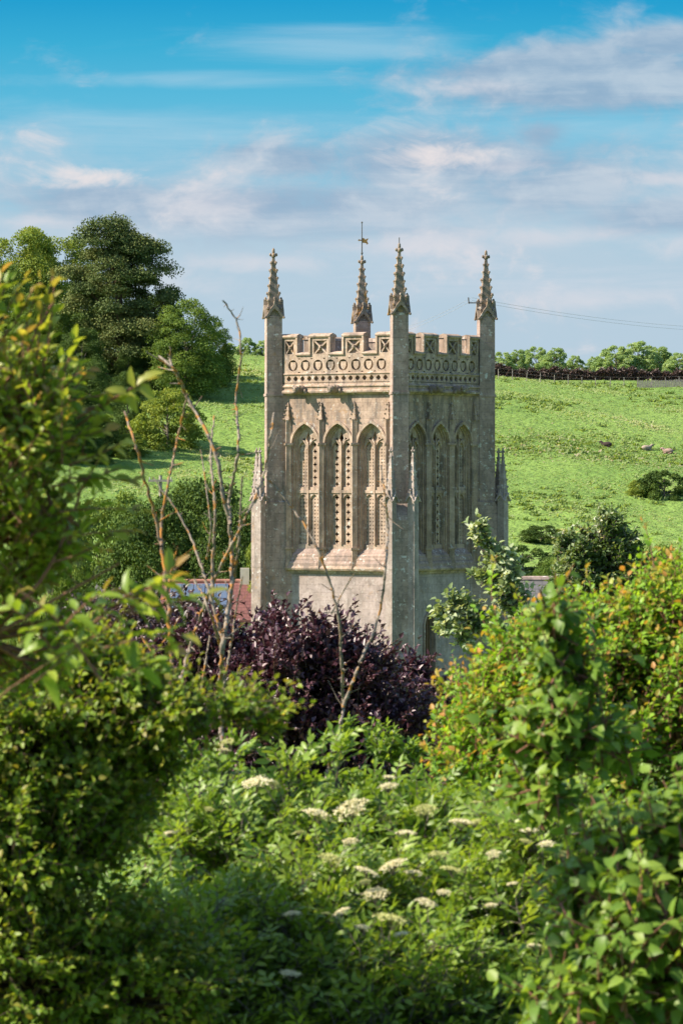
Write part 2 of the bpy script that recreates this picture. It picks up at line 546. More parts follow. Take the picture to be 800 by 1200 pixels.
# parapet with shields and merlons
par = MB(); shields = []
NP = NW + .13
for k in range(4):
    fr = frs[k]; e = 3.1
    holes = []
    if k < 2:
        for i in range(8):
            c = (i - 3.5) * .705
            holes.append(circ(c, 5.33, .262, 18))
        for i in range(7):
            c = (i - 3) * .705
            holes.append([(c, 5.6), (c - .09, 5.66), (c + .09, 5.66)])
            holes.append([(c, 5.06), (c + .09, 5.0), (c - .09, 5.0)])
        for i in range(15):
            holes.append(circ((i - 7) * .385, 4.73, .115, 12, .12))
    par.slab(fr, [rect(-e, e, 4.55, 5.82)] + holes, NP, NP - .16)
    par.slab(fr, [rect(-e, e, 4.52, 5.84)], NP - .18, NP - .42)
    par.profile(fr, [(NP - .05, 4.98), (NP - .05, 4.9), (NP + .03, 4.9), (NP + .05, 4.94), (NP + .03, 4.98)], -e, e)
    # merlons, their sunk panels with a saltire, copings
    edges = [(-3.1, -2.23), (-1.49, -.37), (.37, 1.49), (2.23, 3.1)]
    for j, (a, b) in enumerate(edges):
        full = 0 < j < 3
        ia, ib = (a + .2, b - .2)
        if k < 2:
            par.slab(fr, [rect(a, b, 5.825, 6.62), rect(ia, ib, 5.86, 6.46)], NP - .002, NP - .14)
            m, h = (ia + ib) / 2, (ib - ia) / 2
            for sg in (-1, 1):
                q = .045
                par.slab(fr, [[(m - h - .01, 6.16 - sg * .31 - q), (m + h + .01, 6.16 + sg * .31 - q), (m + h + .01, 6.16 + sg * .31 + q), (m - h - .01, 6.16 - sg * .31 + q)]], NP - .03 - .01 * sg, NP - .15)
            par.blob(fr(m, 6.16, NP - .03), (.09, .09, .1), 6)
        par.slab(fr, [rect(a, b, 5.845, 6.62)], NP - .16, NP - .42)
        par.profile(fr, [(NP - .47, 6.6), (NP + .06, 6.6), (NP + .09, 6.66), (NP + .06, 6.72), (NP - .15, 6.8), (NP - .42, 6.72)], a - .05, b + .05)
        for q0 in ([a] if j > 0 else []) + ([b] if j < 3 else []):        # moulded edges
            par.box(fr, (q0 - .05, 5.9, NP - .1), (q0 + .05, 6.6, NP + .07))
    for a, b in ((-2.18, -1.54), (-.32, .32), (1.54, 2.18)):
        par.profile(fr, [(NP - .47, 5.80), (NP + .06, 5.78), (NP + .09, 5.84), (NP + .06, 5.9), (NP - .15, 5.96), (NP - .42, 5.9)], a - .1, b + .1)
    if k < 2:
        for i in range(8):
            c = (i - 3.5) * .705
            shl = MB(); shields.append(shl); shl.slab(fr, [[(c - .15, 5.49), (c - .15, 5.3), (c - .09, 5.18), (c, 5.11), (c + .09, 5.18), (c + .15, 5.3), (c + .15, 5.49)]], NP - .02, NP - .19)
po_ = par.build('parapet', M_carve, tower)
for shl in shields: shl.build('shield', M_carve, po_)

# gargoyles under the cornice
for k, ss in ((0, (-1.86, .10)), (1, (-.95, 1.0))):
    fr = frs[k]
    for s in ss:
        g = MB()
        g.tube([fr(s, 4.22, NW - .1), fr(s, 4.24, NW + .3), fr(s, 4.18, NW + .52), fr(s, 4.2, NW + .66)], [.19, .2, .16, .13], 7)
        g.blob(fr(s, 4.22, NW + .72), (.2, .2, .19), 7)
        g.blob(fr(s, 4.1, NW + .84), (.11, .11, .08), 6)
        for sg in (-1, 1):
            g.blob(fr(s + sg * .17, 4.34, NW + .66), (.07, .07, .1), 5)
            g.blob(fr(s + sg * .22, 4.12, NW + .35), (.1, .1, .14), 5)
            g.blob(fr(s + sg * .08, 4.28, NW + .87), .035, 5)
        g.build('gargoyle', M_pinn, tower, True)

# diagonal corner buttresses with their shafts and spirelets
for ci, (sx, sy) in enumerate(((1, -1), (-1, -1), (1, 1), (-1, 1))):
    c = (A * sx, A * sy)
    rot = math.atan2(sy, sx)                     # local x of a block then points out along the diagonal
    dx, dy = math.cos(rot), math.sin(rot); tx, ty = -dy, dx
    P = lambda d, t: (c[0] + dx * d + tx * t, c[1] + dy * d + ty * t)
    b = MB()
    b.frustum(P(.02, 0), -1.6, 7.62, .365, .355, rot)
    b.box(lambda x, y, z: P(x, y) + (z,), (-1.0, -.33, -3), (-.2, .33, 4.5))
    for z in (3.99, ):
        b.frustum(P(.02, 0), z - .05, z + .07, .40, .40, rot)
    # lower stage with weathered slope
    fr2 = lambda s, z, n: P(n, s) + (z,)
    b.profile(fr2, [(-1.1, GZ), (.86, GZ), (.86, -7.85), (.74, -7.7), (.74, -1.7), (.66, -1.45), (.36, -.92), (-1.1, -.9)], -.44, .44)
    b.profile(fr2, [(-1.1, -7.92), (.93, -7.92), (.93, -7.82), (.8, -7.68), (-1.1, -7.68)], -.58, .58)
    bo = b.build('buttress', M_butt, tower)
    for tsg in (-1, 1):
        s_ = MB(); tp = MB()
        pc = P(.72, tsg * .5)
        s_.frustum(pc, GZ + .3, -.82, .19, .18, rot + math.pi / 4)
        s_.frustum(pc, -3.9, -3.78, .19, .19, rot + math.pi / 4)
        spire(s_, s_, pc, -.82, 2.2, .235, rot + math.pi / 4, 6, .36)
        s_.build('spirelet', M_sp, bo)
    pin = MB(); top = MB()
    spire(pin, top, P(.02, 0), 7.62, 2.78, .40, rot, 7, .62)
    po = pin.build('pinnacle', M_pinn, tower)
    top.build('finial', M_pinn, po, True)
    if ci == 3:                                   # weather vane on the pinnacle farthest back
        v = MB(); zc = 10.6
        x, y = P(.02, 0)
        v.tube([(x, y, zc - .2), (x, y, zc + 1.72)], [.03, .018], 6)
        v.blob((x, y, zc + 1.7), .05, 6); v.blob((x, y, zc + .25), .06, 6)
        vo = v.build('weather_vane', M_iron, tower)
        fg = MB()
        a = THETA                                 # the banner streams across the view
        ff = lambda s, z, n: (x + math.cos(a) * s - math.sin(a) * n, y + math.sin(a) * s + math.cos(a) * n, z)
        z1 = zc + .74; q = .72
        fg.slab(ff, [[(.02, z1), (.27 * q, z1 - .02), (.31 * q, z1 - .09), (.42 * q, z1 - .05), (.33 * q, z1 + .08), (.44 * q, z1 + .2), (.29 * q, z1 + .19), (.25 * q, z1 + .14), (.15 * q, z1 + .21), (.02, z1 + .23)]], .012, -.012)
        fg.slab(ff, [[(-.02, z1 + .09), (-.12, z1 + .09), (-.12, z1 + .06), (-.2, z1 + .12), (-.12, z1 + .18), (-.12, z1 + .15), (-.02, z1 + .15)]], .01, -.01)
        fg.build('banner', M_gilt, vo)
    if ci == 0:
        v = MB(); x, y = P(.02, 0)
        v.tube([(x, y, 10.3), (x, y, 11.0)], .022, 5); v.build('lightning_rod', M_iron, tower)
    if ci == 2:                                   # wire bracket on the right-hand pinnacle
        v = MB(); x, y = P(.0, 0)
        a = THETA
        g = lambda s, z: (x + math.cos(a) * s + .3 * math.sin(a), y + math.sin(a) * s - .3 * math.cos(a), z)
        v.tube([g(-.2, 8.3), g(-.78, 8.3)], .03, 5); v.tube([g(-.78, 8.26), g(-.8, 8.55)], .03, 5); v.tube([g(-.35, 8.1), g(-.35, 8.35)], .025, 5)
        v.build('wire_bracket', M_iron, tower)
# ------------------------------------------------------------------ vegetation library
def frame_of(d):
    ref = np.where(np.abs(d[..., 2:3]) > .9, np.array([1., 0, 0]), np.array([0, 0, 1.]))
    a = unit(np.cross(d, ref)); b = np.cross(a, d)
    return a, b                                   # a sideways, b upwards


def rand_dir(n):
    return unit(rng.normal(size=(n, 3)))


def leaves(pos, d, nrm, ln, wd, rnd, yng, fold=.25, curl=.25, hi=True):
    """one folded, drooping blade per row"""
    d = unit(d); side = unit(np.cross(nrm, d)); up = np.cross(d, side)
    n = len(pos); L = np.asarray(ln)[:, None]; W = np.asarray(wd)[:, None]
    if hi:
        x = [0, .32, .70, 1.0]
        cv = rng.uniform(.2, 1.6, n)[:, None] * curl
        c = [pos + d * L * t - up * L * cv * t * t for t in x]
        f = W * fold
        l1, r1 = c[1] + side * W * .5 + up * f, c[1] - side * W * .5 + up * f
        l2, r2 = c[2] + side * W * .38 + up * f * .8, c[2] - side * W * .38 + up * f * .8
        V = np.stack([c[0], c[1], c[2], c[3], l1, l2, r1, r2], 1)
        t = np.array([(0, 1, 4), (0, 6, 1), (1, 2, 4), (2, 5, 4), (1, 6, 2), (6, 7, 2), (2, 3, 5), (2, 7, 3)])
    else:
        f = W * fold
        V = np.stack([pos, pos + d * L * .45 + side * W * .5 + up * f, pos + d * L - up * L * curl, pos + d * L * .45 - side * W * .5 + up * f], 1)
        t = np.array([(0, 3, 2), (0, 2, 1)])
    k = V.shape[1]
    T = (t[None] + (np.arange(n) * k)[:, None, None]).reshape(-1, 3)
    return V.reshape(-1, 3), T, np.repeat(rnd, k), np.repeat(yng, k)


class Plant:
    """one growing thing: gathers limbs, stems and leaves, then links them as its parts"""
    def __init__(s, name, base, label, cat, group=None):
        s.base = np.array(base, dtype=float)
        s.root = empty(name, s.base, label, cat, group)
        s.lv, s.st = [], []
        s.nl = s.ns = 0

    def add_leaves(s, *a, **k):
        V, T, r, y = leaves(*a, **k)
        s.lv.append((V, T + s.nl, r, y)); s.nl += len(V)

    def add_tubes(s, P, rad, n=4):
        V, T = tubes(P, rad, n)
        s.st.append((V, T + s.ns)); s.ns += len(V)

    def path(s, pts, r0, r1, n=6, k=14, wob=0.0):
        P = resample(pts, k)
        if wob: P[1:-1] += np.cumsum(rng.normal(size=(k - 2, 3)), 0) * 0 + rng.normal(size=(k - 2, 3)) * wob
        s.add_tubes(P[None], np.linspace(r0, r1, k)[None], n)
        return P

    def twigs(s, b, d, L, n, leaf, wid, ang=55, young=.25, bend=-.1, stem=.004, up=.8, hi=True, pinnate=0, tone=None, jit=.25, fold=.25, curl=.25, t0=.12, droop=.15, hang=False):
        """b,d,L: starts, directions, lengths of the twigs; n leaves on each"""
        t = len(b); d = unit(d)
        a, bb = frame_of(d)
        tt = np.linspace(t0, 1, n)[None, :] + rng.uniform(-.04, .04, (t, n))
        L3 = L[:, None, None]
        bendv = np.array([0, 0, 1.])[None] * bend + rng.normal(size=(t, 3)) * .12
        pt = lambda q: b[:, None] + L3 * (d[:, None] * q[..., None] + bendv[:, None] * (q ** 2)[..., None])
        q = np.linspace(0, 1, 4)[None].repeat(t, 0)
        if stem:
            s.add_tubes(pt(q), np.linspace(stem, stem * .45, 4)[None].repeat(t, 0), 3)
        p = pt(tt)
        ph = rng.uniform(0, 6.28, (t, 1)) + np.arange(n)[None] * 2.4 + rng.normal(size=(t, n)) * .3
        an = R(ang) * (1 - .45 * tt) + rng.normal(size=(t, n)) * .15
        ld = np.cos(an)[..., None] * d[:, None] + np.sin(an)[..., None] * (np.cos(ph)[..., None] * a[:, None] + np.sin(ph)[..., None] * bb[:, None])
        ld[..., 2] -= droop
        ld = unit(ld)
        nr = np.array([0, 0, 1.]) * up + rng.normal(size=(t, n, 3)) * .45 + d[:, None] * .35
        nr = nr + np.array([-.55, -.1, .35])            # blades turn towards the light
        if hang: nr = nr + np.array([0, -.6, 0])
        size = (1 - .35 * np.abs(tt - .45)) * rng.uniform(1 - jit, 1 + jit, (t, n))
        tone = rng.uniform(0, 1, t) if tone is None else tone
        rnd = np.clip(tone[:, None] * .6 + rng.uniform(0, .4, (t, n)), 0, 1)
        yg = np.clip((tt - 1 + young) / max(young, 1e-3), 0, 1) * rng.uniform(.3, 1, (t, n)) * (rng.uniform(0, 1, (t, 1)) < .75)
        if young == 0: yg *= 0
        p, ld, nr, size, rnd, yg = (x.reshape((-1,) + x.shape[2:]) for x in (p, ld, nr, size, rnd, yg))
        if pinnate:
            nr = unit(nr - ld * np.sum(nr * ld, -1, keepdims=True)); sd = np.cross(nr, ld)
            RL = leaf * 1.9 * size
            s.add_tubes(np.stack([p, p + ld * RL[:, None] * .5, p + ld * RL[:, None] - nr * RL[:, None] * .12], 1), np.full((len(p), 3), stem * .4), 3)
            for x, sg in ((.42, 1), (.42, -1), (.78, 1), (.78, -1), (1.0, 0)):
                dd = ld * (.62 if sg else 1) + sd * sg * .8
                q = p + ld * (RL * x)[:, None] - nr * (RL * .12 * x * x)[:, None]
                s.add_leaves(q, dd, nr + rng.normal(size=nr.shape) * .2, leaf * size * rng.uniform(.8, 1.15, len(p)), wid * size, np.clip(rnd + rng.normal(size=len(p)) * .06, 0, 1), yg, fold=fold, curl=curl, hi=hi)
        else:
            s.add_leaves(p, ld, nr, leaf * size, wid * size, rnd, yg, fold=fold, curl=curl, hi=hi)

    def blobs(s, specs, trunk_r, per=6, **kw):
        """specs: (u, v, Y, ru, rv, rY, clusters) in photograph pixels, rY in metres; returns cluster centres"""
        leaf_len = kw.pop('twig', .3); spread = kw.pop('spread', .3); shell = kw.pop('shell', .55); upb = kw.pop('upb', .5); src = kw.pop('src', None)
        limb_r = trunk_r
        ctr = np.mean([at(q[0], q[1], q[2]) for q in specs], 0)
        fork = s.base + (ctr - s.base) * .42 + np.array([0, 0, .1])
        big = len(specs) > 2
        if big: s.path([s.base, (s.base + fork) / 2 + rng.normal(size=3) * .04, fork], limb_r, limb_r * .75, 8, 12)
        for (u, v, Y, ru, rv, rY, m) in specs:
            c = at(u, v, Y); rad = np.array([ru / F * Y, rY, rv / F * Y])
            o_ = fork if big else s.base; lr = limb_r * (.55 if big else 1)
            mid = (o_ + c) / 2 + np.array([rng.normal() * .12, rng.normal() * .12, -.08]) * np.linalg.norm(c - o_) * .5
            if src is not None and ru < 62:          # small outer sprays spring from the body of the bush
                o = at(*src); s.path([o, o + (c - o) * .5 + [0, 0, .03], c], limb_r * .22, limb_r * .1, 5, 10)
            else:
                s.path([o_, mid, c - np.array([0, 0, rad[2] * .2])], lr, lr * .4, 6, 12)
            q = rand_dir(m); q[:, 2] = np.where(rng.uniform(size=m) < .3, np.abs(q[:, 2]), q[:, 2])
            cc = c + q * rad * rng.uniform(shell, 1, (m, 1))
            st = c + (cc - c) * rng.uniform(-.1, .2, (m, 1)) - np.array([0, 0, 1.]) * rad[2] * .25
            s.add_tubes(np.stack([st, (st + cc) / 2 + rng.normal(size=(m, 3)) * rad * .06 - np.array([0, 0, .04]) * rad, cc], 1),
                        np.linspace(limb_r * .3, limb_r * .12, 3)[None].repeat(m, 0), 4)
            o = np.repeat(q, per, 0)
            b = np.repeat(cc, per, 0) + rng.normal(size=(m * per, 3)) * rad * spread * .35
            dd = unit(o * .6 + rng.normal(size=o.shape) * .45 + np.array([0, 0, upb]))
            b = b - dd * leaf_len * .5
            tone = np.clip(np.repeat(rng.uniform(0, 1, m), per) + rng.normal(size=m * per) * .12, 0, 1)
            s.twigs(b, dd, leaf_len * rng.uniform(.6, 1.2, m * per), tone=tone, **kw)

    def done(s, leaf_m, bark_m, leaf_name='foliage', stem_name='branches'):
        if s.lv:
            V, T, r, y = (np.concatenate(x) for x in zip(*s.lv))
            mesh_np(leaf_name, V, T, leaf_m, s.root, {'rnd': r, 'young': y}, off=s.base, smooth=False)
        if s.st:
            V, T = (np.concatenate(x) for x in zip(*s.st))
            mesh_np(stem_name, V, T, bark_m, s.root, off=s.base, smooth=True)
        return s.root


# ------------------------------------------------------------------ trees of the distance: crown of leaf clumps on many lumps
def crown_mesh(name, lumps, n_leaf, size, mat, fill=.35, far=1.12):
    """lumps (x,y,z,rx,ry,rz) in metres about the foot of the tree"""
    L = np.array(lumps, dtype=float)
    area = (L[:, 3] * L[:, 4] + L[:, 3] * L[:, 5] + L[:, 4] * L[:, 5])
    idx = rng.choice(len(L), n_leaf, p=area / area.sum())
    q = rand_dir(n_leaf)
    q[:, 2] = np.where(q[:, 2] < -.35, -q[:, 2], q[:, 2])
    r = np.where(rng.uniform(size=n_leaf) < fill, rng.uniform(.4, .95, n_leaf), rng.uniform(.8, far, n_leaf))
    p = L[idx, :3] + q * L[idx, 3:] * r[:, None]
    d = unit(rng.normal(size=(n_leaf, 3)) + q * .3 - np.array([0, 0, .3]))
    nr = q + rng.normal(size=q.shape) * .55 + np.array([0, 0, .25])
    tone = rng.uniform(0, 1, len(L))[idx]
    sz = size * rng.uniform(.6, 1.35, n_leaf)
    V, T, rr, y = leaves(p, d, nr, sz, sz * .75, np.clip(tone * .55 + rng.uniform(0, .45, n_leaf), 0, 1), np.zeros(n_leaf), .15, .15, False)
    o = mesh_np(name, V, T, mat, None, {'rnd': rr, 'young': y})
    me = o.data
    bpy.data.objects.remove(o)
    return me


def round_lumps(h, w, n, z0=.22, seed=0, top=.62, squash=.85, lr=(.13, .22)):
    """lumps over an egg-shaped crown of height h and width w"""
    g = np.random.default_rng(seed); out = []
    for i in range(n):
        a = g.uniform(0, 6.28); zz = z0 + (1 - z0) * (i + .5) / n
        t = (zz - z0) / (1 - z0)
        prof = math.sqrt(max(0.02, 1 - ((t - .42) / .62) ** 2))
        rr = w * .5 * prof * g.uniform(.55, .95)
        r = h * g.uniform(*lr) * (1.05 - .35 * t)
        out.append((rr * math.cos(a), rr * math.sin(a), h * zz - r * .5, r * 1.1, r * 1.1, r * squash))
    return out


def trunk_mesh(name, h, r, lumps, mat):
    Ps, Rs = [resample([(0, 0, -1), (r * .3, 0, h * .3), (-r * .3, r * .3, h * .75)], 8)], [np.linspace(r, r * .25, 8)]
    for l in list(lumps)[::max(1, len(lumps) // 14)]:
        z = min(l[2] * .6, h * .6)
        Ps.append(resample([(0, 0, z), (l[0] * .5, l[1] * .5, (z + l[2]) / 2 + .1), (l[0], l[1], l[2])], 8)); Rs.append(np.linspace(r * .4, r * .08, 8))
    V, T = tubes(np.array(Ps), np.array(Rs), 6)
    o = mesh_np(name, V, T, mat, smooth=True); me = o.data
    bpy.data.objects.remove(o)
    return me


class TreeKind:
    def __init__(s, lumps, h, n_leaf, size, lm, bm, r=.3, far=1.12):
        s.c = crown_mesh('crown', lumps, n_leaf, size, lm, far=far); s.t = trunk_mesh('trunk', h, r, lumps, bm); s.h = h

    def plant(s, name, loc, height, label, cat='tree', group=None, rz=0.0, wide=1.0):
        e = empty(name, loc, label, cat, group, rz)
        k = height / s.h; e.scale = (k * wide, k * wide, k)
        for nm, me in (('crown', s.c), ('trunk', s.t)):
            o = bpy.data.objects.new(nm, me); COL.objects.link(o); o.parent = e
        return e
# ------------------------------------------------------------------ terrain
_k = np.array([(-80, 0.4), (-10, -1.6), (0, -2.0), (20, -3.9), (60, -7.5), (120, -13), (165, -16.6), (190, -17), (225, -16.6), (262, -13.2), (300, -8.6), (340, -1.6), (380, 5.6), (410, 10.2), (425, 11.5), (445, 12.0), (480, 11.2), (600, 6), (1500, -25), (6000, -140)])
_yy = np.linspace(-80, 6000, 12161)
_zz = np.interp(_yy, _k[:, 0], _k[:, 1])
for _ in range(3):
    _zz = np.convolve(np.pad(_zz, 12, mode='edge'), np.ones(25) / 25, mode='valid')


def ground_z(x, y):
    x = np.asarray(x, dtype=float); y = np.asarray(y, dtype=float)
    z = np.interp(y, _yy, _zz)
    w = np.clip((y - 230) / 130, 0, 1) ; w = w * w * (3 - 2 * w)
    z = z - .046 * (np.clip(x, -160, 90) - 15.9) * w
    z = z + 3.6 * np.exp(-((x + 9) / 12) ** 2 - ((y - 214) / 26) ** 2)
    z = z + w * (.35 * np.sin(x * .11 + y * .05) + .22 * np.sin(x * .05 - y * .13 + 1.3) + .12 * np.sin(x * .31 + y * .23))
    return z


def gpos(u, Y):
    x = (u - 400) / F * Y
    return np.array([x, Y, float(ground_z(x, Y))])


def gpix(u, v):
    """the ground seen through a photograph pixel, on the far hillside"""
    Y = np.arange(262.0, 445.0, .25)
    X = (u - 400) / F * Y
    vv = EYE - ground_z(X, Y) / Y * F
    i = int(np.argmax(vv <= v))
    return gpos(u, Y[i])


def terrain():
    ys = np.concatenate([np.linspace(-60, 240, 76), np.linspace(243, 470, 110), np.geomspace(480, 6000, 30)])
    xs = np.concatenate([-np.geomspace(2500, 82, 14), np.linspace(-80, 80, 121), np.geomspace(82, 2500, 14)])
    X, Y = np.meshgrid(xs, ys)
    V = np.stack([X, Y, ground_z(X, Y)], -1).reshape(-1, 3)
    n, m = len(ys), len(xs)
    i = (np.arange(n - 1)[:, None] * m + np.arange(m - 1)[None]).reshape(-1)
    T = np.stack([i, i + 1, i + 1 + m, i + m], 1)
    mt, t, out = new_mat('meadow')
    p = t.node('ShaderNodeNewGeometry').outputs['Position']
    big = t.noise(p, .03, 4, .6); mid = t.noise(p, .22, 5, .65); fine = t.noise(p, 1.6, 5, .7)
    col = t.mix(t.step(big, .38, .62), (.132, .222, .048), (.185, .28, .064))
    col = t.mix(t.math('MULTIPLY', t.step(mid, .5, .68), .5), col, (.10, .175, .036))
    col = t.mix(t.math('MULTIPLY', t.step(fine, .55, .75), .5), col, (.19, .275, .07))
    tus = t.noise(p, .75, 3, .55)
    hgt = t.math('ADD', t.math('MULTIPLY', tus, 2.2), t.math('MULTIPLY', fine, .8))
    t.l.new(bsdf(t, col, .95, hgt, .75, .45, .1), out.inputs[0])
    o = mesh_np('ground', V, T, mt, smooth=True); tag(o, kind='structure')
    o['label'] = 'bright green meadow hillside rising behind the church'


terrain()

# ------------------------------------------------------------------ materials of plants
G = leaf_mat
L_grass = G('grass_blades', [(0, (0.138, 0.210, 0.054)), (.5, (0.219, 0.306, 0.083)), (.85, (0.303, 0.366, 0.135)), (1, (0.384, 0.330, 0.225))], None, .45)
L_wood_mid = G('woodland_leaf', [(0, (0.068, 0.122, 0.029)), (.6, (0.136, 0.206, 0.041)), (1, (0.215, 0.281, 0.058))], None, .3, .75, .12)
L_wood_fresh = G('fresh_leaf', [(0, (0.115, 0.174, 0.036)), (.6, (0.209, 0.272, 0.050)), (1, (0.312, 0.347, 0.079))], None, .35, .75, .12)  # paler, yellower leaf colour of the light green trees and bushes
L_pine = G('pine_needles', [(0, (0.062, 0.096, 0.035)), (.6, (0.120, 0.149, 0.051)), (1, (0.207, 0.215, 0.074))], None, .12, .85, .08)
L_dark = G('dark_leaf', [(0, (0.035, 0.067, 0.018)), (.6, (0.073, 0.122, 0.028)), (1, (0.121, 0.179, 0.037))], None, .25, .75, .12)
L_hedge = G('hedgerow_leaf', [(0, (0.169, 0.266, 0.097)), (.6, (0.291, 0.405, 0.161)), (1, (0.437, 0.532, 0.275))], None, .35, .75, .12)
L_brown = G('bare_hedge_twigs', [(0, (.035, .02, .016)), (.6, (.065, .037, .028)), (1, (.10, .06, .045))], None, .05)
L_purple = G('purple_leaf', [(0, (0.029, 0.013, 0.022)), (.5, (0.071, 0.028, 0.042)), (.85, (0.133, 0.065, 0.075)), (1, (0.213, 0.141, 0.147))], None, .12, .40, .5, (1.4, .8, .9))
L_purple2 = G('dull_purple_leaf', [(0, (.03, .018, .02)), (.6, (.06, .04, .04)), (1, (.12, .09, .08))], None, .15, .45, .5, (1.5, .8, .7))
L_fruit = G('fruit_tree_leaf', [(0, (0.105, 0.174, 0.022)), (.45, (0.199, 0.295, 0.033)), (.85, (0.349, 0.408, 0.055)), (1, (0.558, 0.510, 0.110))], (.34, .20, .07), .45, .4, .4)
L_thorn = G('hawthorn_leaf', [(0, (0.086, 0.152, 0.016)), (.5, (0.158, 0.254, 0.025)), (.88, (0.269, 0.346, 0.035)), (1, (0.586, 0.467, 0.069))], (.24, .20, .04), .4, .45, .35)
L_elder = G('elder_leaf', [(0, (0.099, 0.180, 0.022)), (.5, (0.178, 0.285, 0.034)), (1, (0.289, 0.388, 0.061))], None, .4, .42, .4)
L_maple = G('bronze_tipped_leaf', [(0, (0.093, 0.207, 0.020)), (.5, (0.186, 0.352, 0.032)), (1, (0.319, 0.498, 0.053))], (.48, .22, .06), .45, .45, .3)
L_hazel = G('broad_leaf', [(0, (0.078, 0.151, 0.022)), (.5, (0.144, 0.248, 0.032)), (1, (0.267, 0.363, 0.053))], None, .42, .45, .3)
L_beam = G('whitebeam_leaf', [(0, (.10, .15, .055)), (.4, (.22, .29, .13)), (.8, (.42, .47, .30)), (1, (.58, .60, .45))], None, .3, .6, .3)
L_beam_dk = G('greener_whitebeam_leaf', [(0, (0.053, 0.096, 0.030)), (.5, (0.105, 0.165, 0.050)), (.8, (0.242, 0.303, 0.149)), (1, (0.636, 0.635, 0.529))], None, .3, .6, .3)
B_grey = bark_mat('grey_bark', (.10, .085, .065), (.17, .15, .12))
B_brown = bark_mat('brown_bark', (.07, .045, .03), (.13, .09, .06))
B_red = bark_mat('reddish_shoots', (.16, .075, .05), (.24, .12, .075))
B_lich = bark_mat('lichen_bark', (.14, .11, .085), (.30, .255, .20), (.34, .165, .045), .53, .60, 15)
B_lich2 = bark_mat('orange_lichen_bark', (.15, .10, .07), (.26, .20, .14), (.36, .16, .035), .48, .56, 16)

# ------------------------------------------------------------------ wood on the left hillside
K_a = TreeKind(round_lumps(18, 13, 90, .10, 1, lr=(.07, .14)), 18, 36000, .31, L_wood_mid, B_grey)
K_b = TreeKind(round_lumps(18, 14, 80, .12, 2, lr=(.07, .15)), 18, 36000, .31, L_wood_fresh, B_grey)
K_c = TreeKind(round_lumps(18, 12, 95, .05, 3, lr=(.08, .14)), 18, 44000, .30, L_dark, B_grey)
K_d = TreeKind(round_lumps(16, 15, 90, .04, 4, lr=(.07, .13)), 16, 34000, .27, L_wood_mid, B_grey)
K_h = TreeKind(round_lumps(6, 6.5, 85, .05, 5, lr=(.06, .14)), 6, 20000, .21, L_hedge, B_grey, .15)
K_h2 = TreeKind(round_lumps(6, 5, 70, .05, 6, lr=(.06, .15)), 6, 20000, .2, L_hedge, B_grey, .15)
K_s = TreeKind(round_lumps(5, 6.4, 110, .02, 7, lr=(.08, .17)), 5, 16000, .2, L_wood_fresh, B_grey, .15)
K_s2 = TreeKind(round_lumps(3, 6, 40, .02, 8, lr=(.16, .24)), 3, 11000, .18, L_dark, B_grey, .12)


def far_tree(kind, name, u, vtop, Y, label, cat='tree', group=None, wide=1.0, rz=None, foot=None):
    p = gpos(u, Y) if foot is None else gpix(u, foot)
    Y = p[1]; p[2] -= .15
    h = (EYE - vtop) / F * Y - p[2]
    return kind.plant(name, p, h, label, cat, group, rng.uniform(0, 6) if rz is None else rz, wide)


WOOD = 'trees of the wood on the left hillside'
wood = [
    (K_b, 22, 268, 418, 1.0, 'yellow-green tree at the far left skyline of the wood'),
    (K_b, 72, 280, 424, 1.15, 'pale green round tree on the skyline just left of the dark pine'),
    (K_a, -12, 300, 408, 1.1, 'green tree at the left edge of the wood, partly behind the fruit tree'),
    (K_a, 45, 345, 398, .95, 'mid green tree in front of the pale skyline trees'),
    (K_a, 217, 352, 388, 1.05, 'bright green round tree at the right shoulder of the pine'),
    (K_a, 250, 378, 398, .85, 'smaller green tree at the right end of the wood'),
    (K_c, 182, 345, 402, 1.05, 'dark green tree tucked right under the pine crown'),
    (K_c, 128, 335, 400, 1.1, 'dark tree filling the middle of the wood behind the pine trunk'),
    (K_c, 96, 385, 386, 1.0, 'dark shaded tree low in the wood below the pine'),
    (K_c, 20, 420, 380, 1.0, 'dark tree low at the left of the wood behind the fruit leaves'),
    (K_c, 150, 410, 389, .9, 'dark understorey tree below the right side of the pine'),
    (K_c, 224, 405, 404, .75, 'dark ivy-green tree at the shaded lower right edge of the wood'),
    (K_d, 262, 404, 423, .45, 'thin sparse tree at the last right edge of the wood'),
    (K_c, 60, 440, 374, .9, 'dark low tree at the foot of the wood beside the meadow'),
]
for kd, u, vt, Y, wd, lab in wood:
    far_tree(kd, 'woodland_tree', u, vt, Y, lab, 'tree', WOOD, wd)

for kd, u, vt, ft_, wd, lab in [  # dark-leaved trees added where the wood's foot lies in dark shade
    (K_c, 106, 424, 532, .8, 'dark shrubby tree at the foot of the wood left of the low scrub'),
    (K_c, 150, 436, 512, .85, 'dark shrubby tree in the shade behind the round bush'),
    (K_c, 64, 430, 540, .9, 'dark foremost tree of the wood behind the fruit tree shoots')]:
    far_tree(kd, 'woodland_tree', u, vt, 0, lab, 'tree', WOOD, wd, None, ft_)

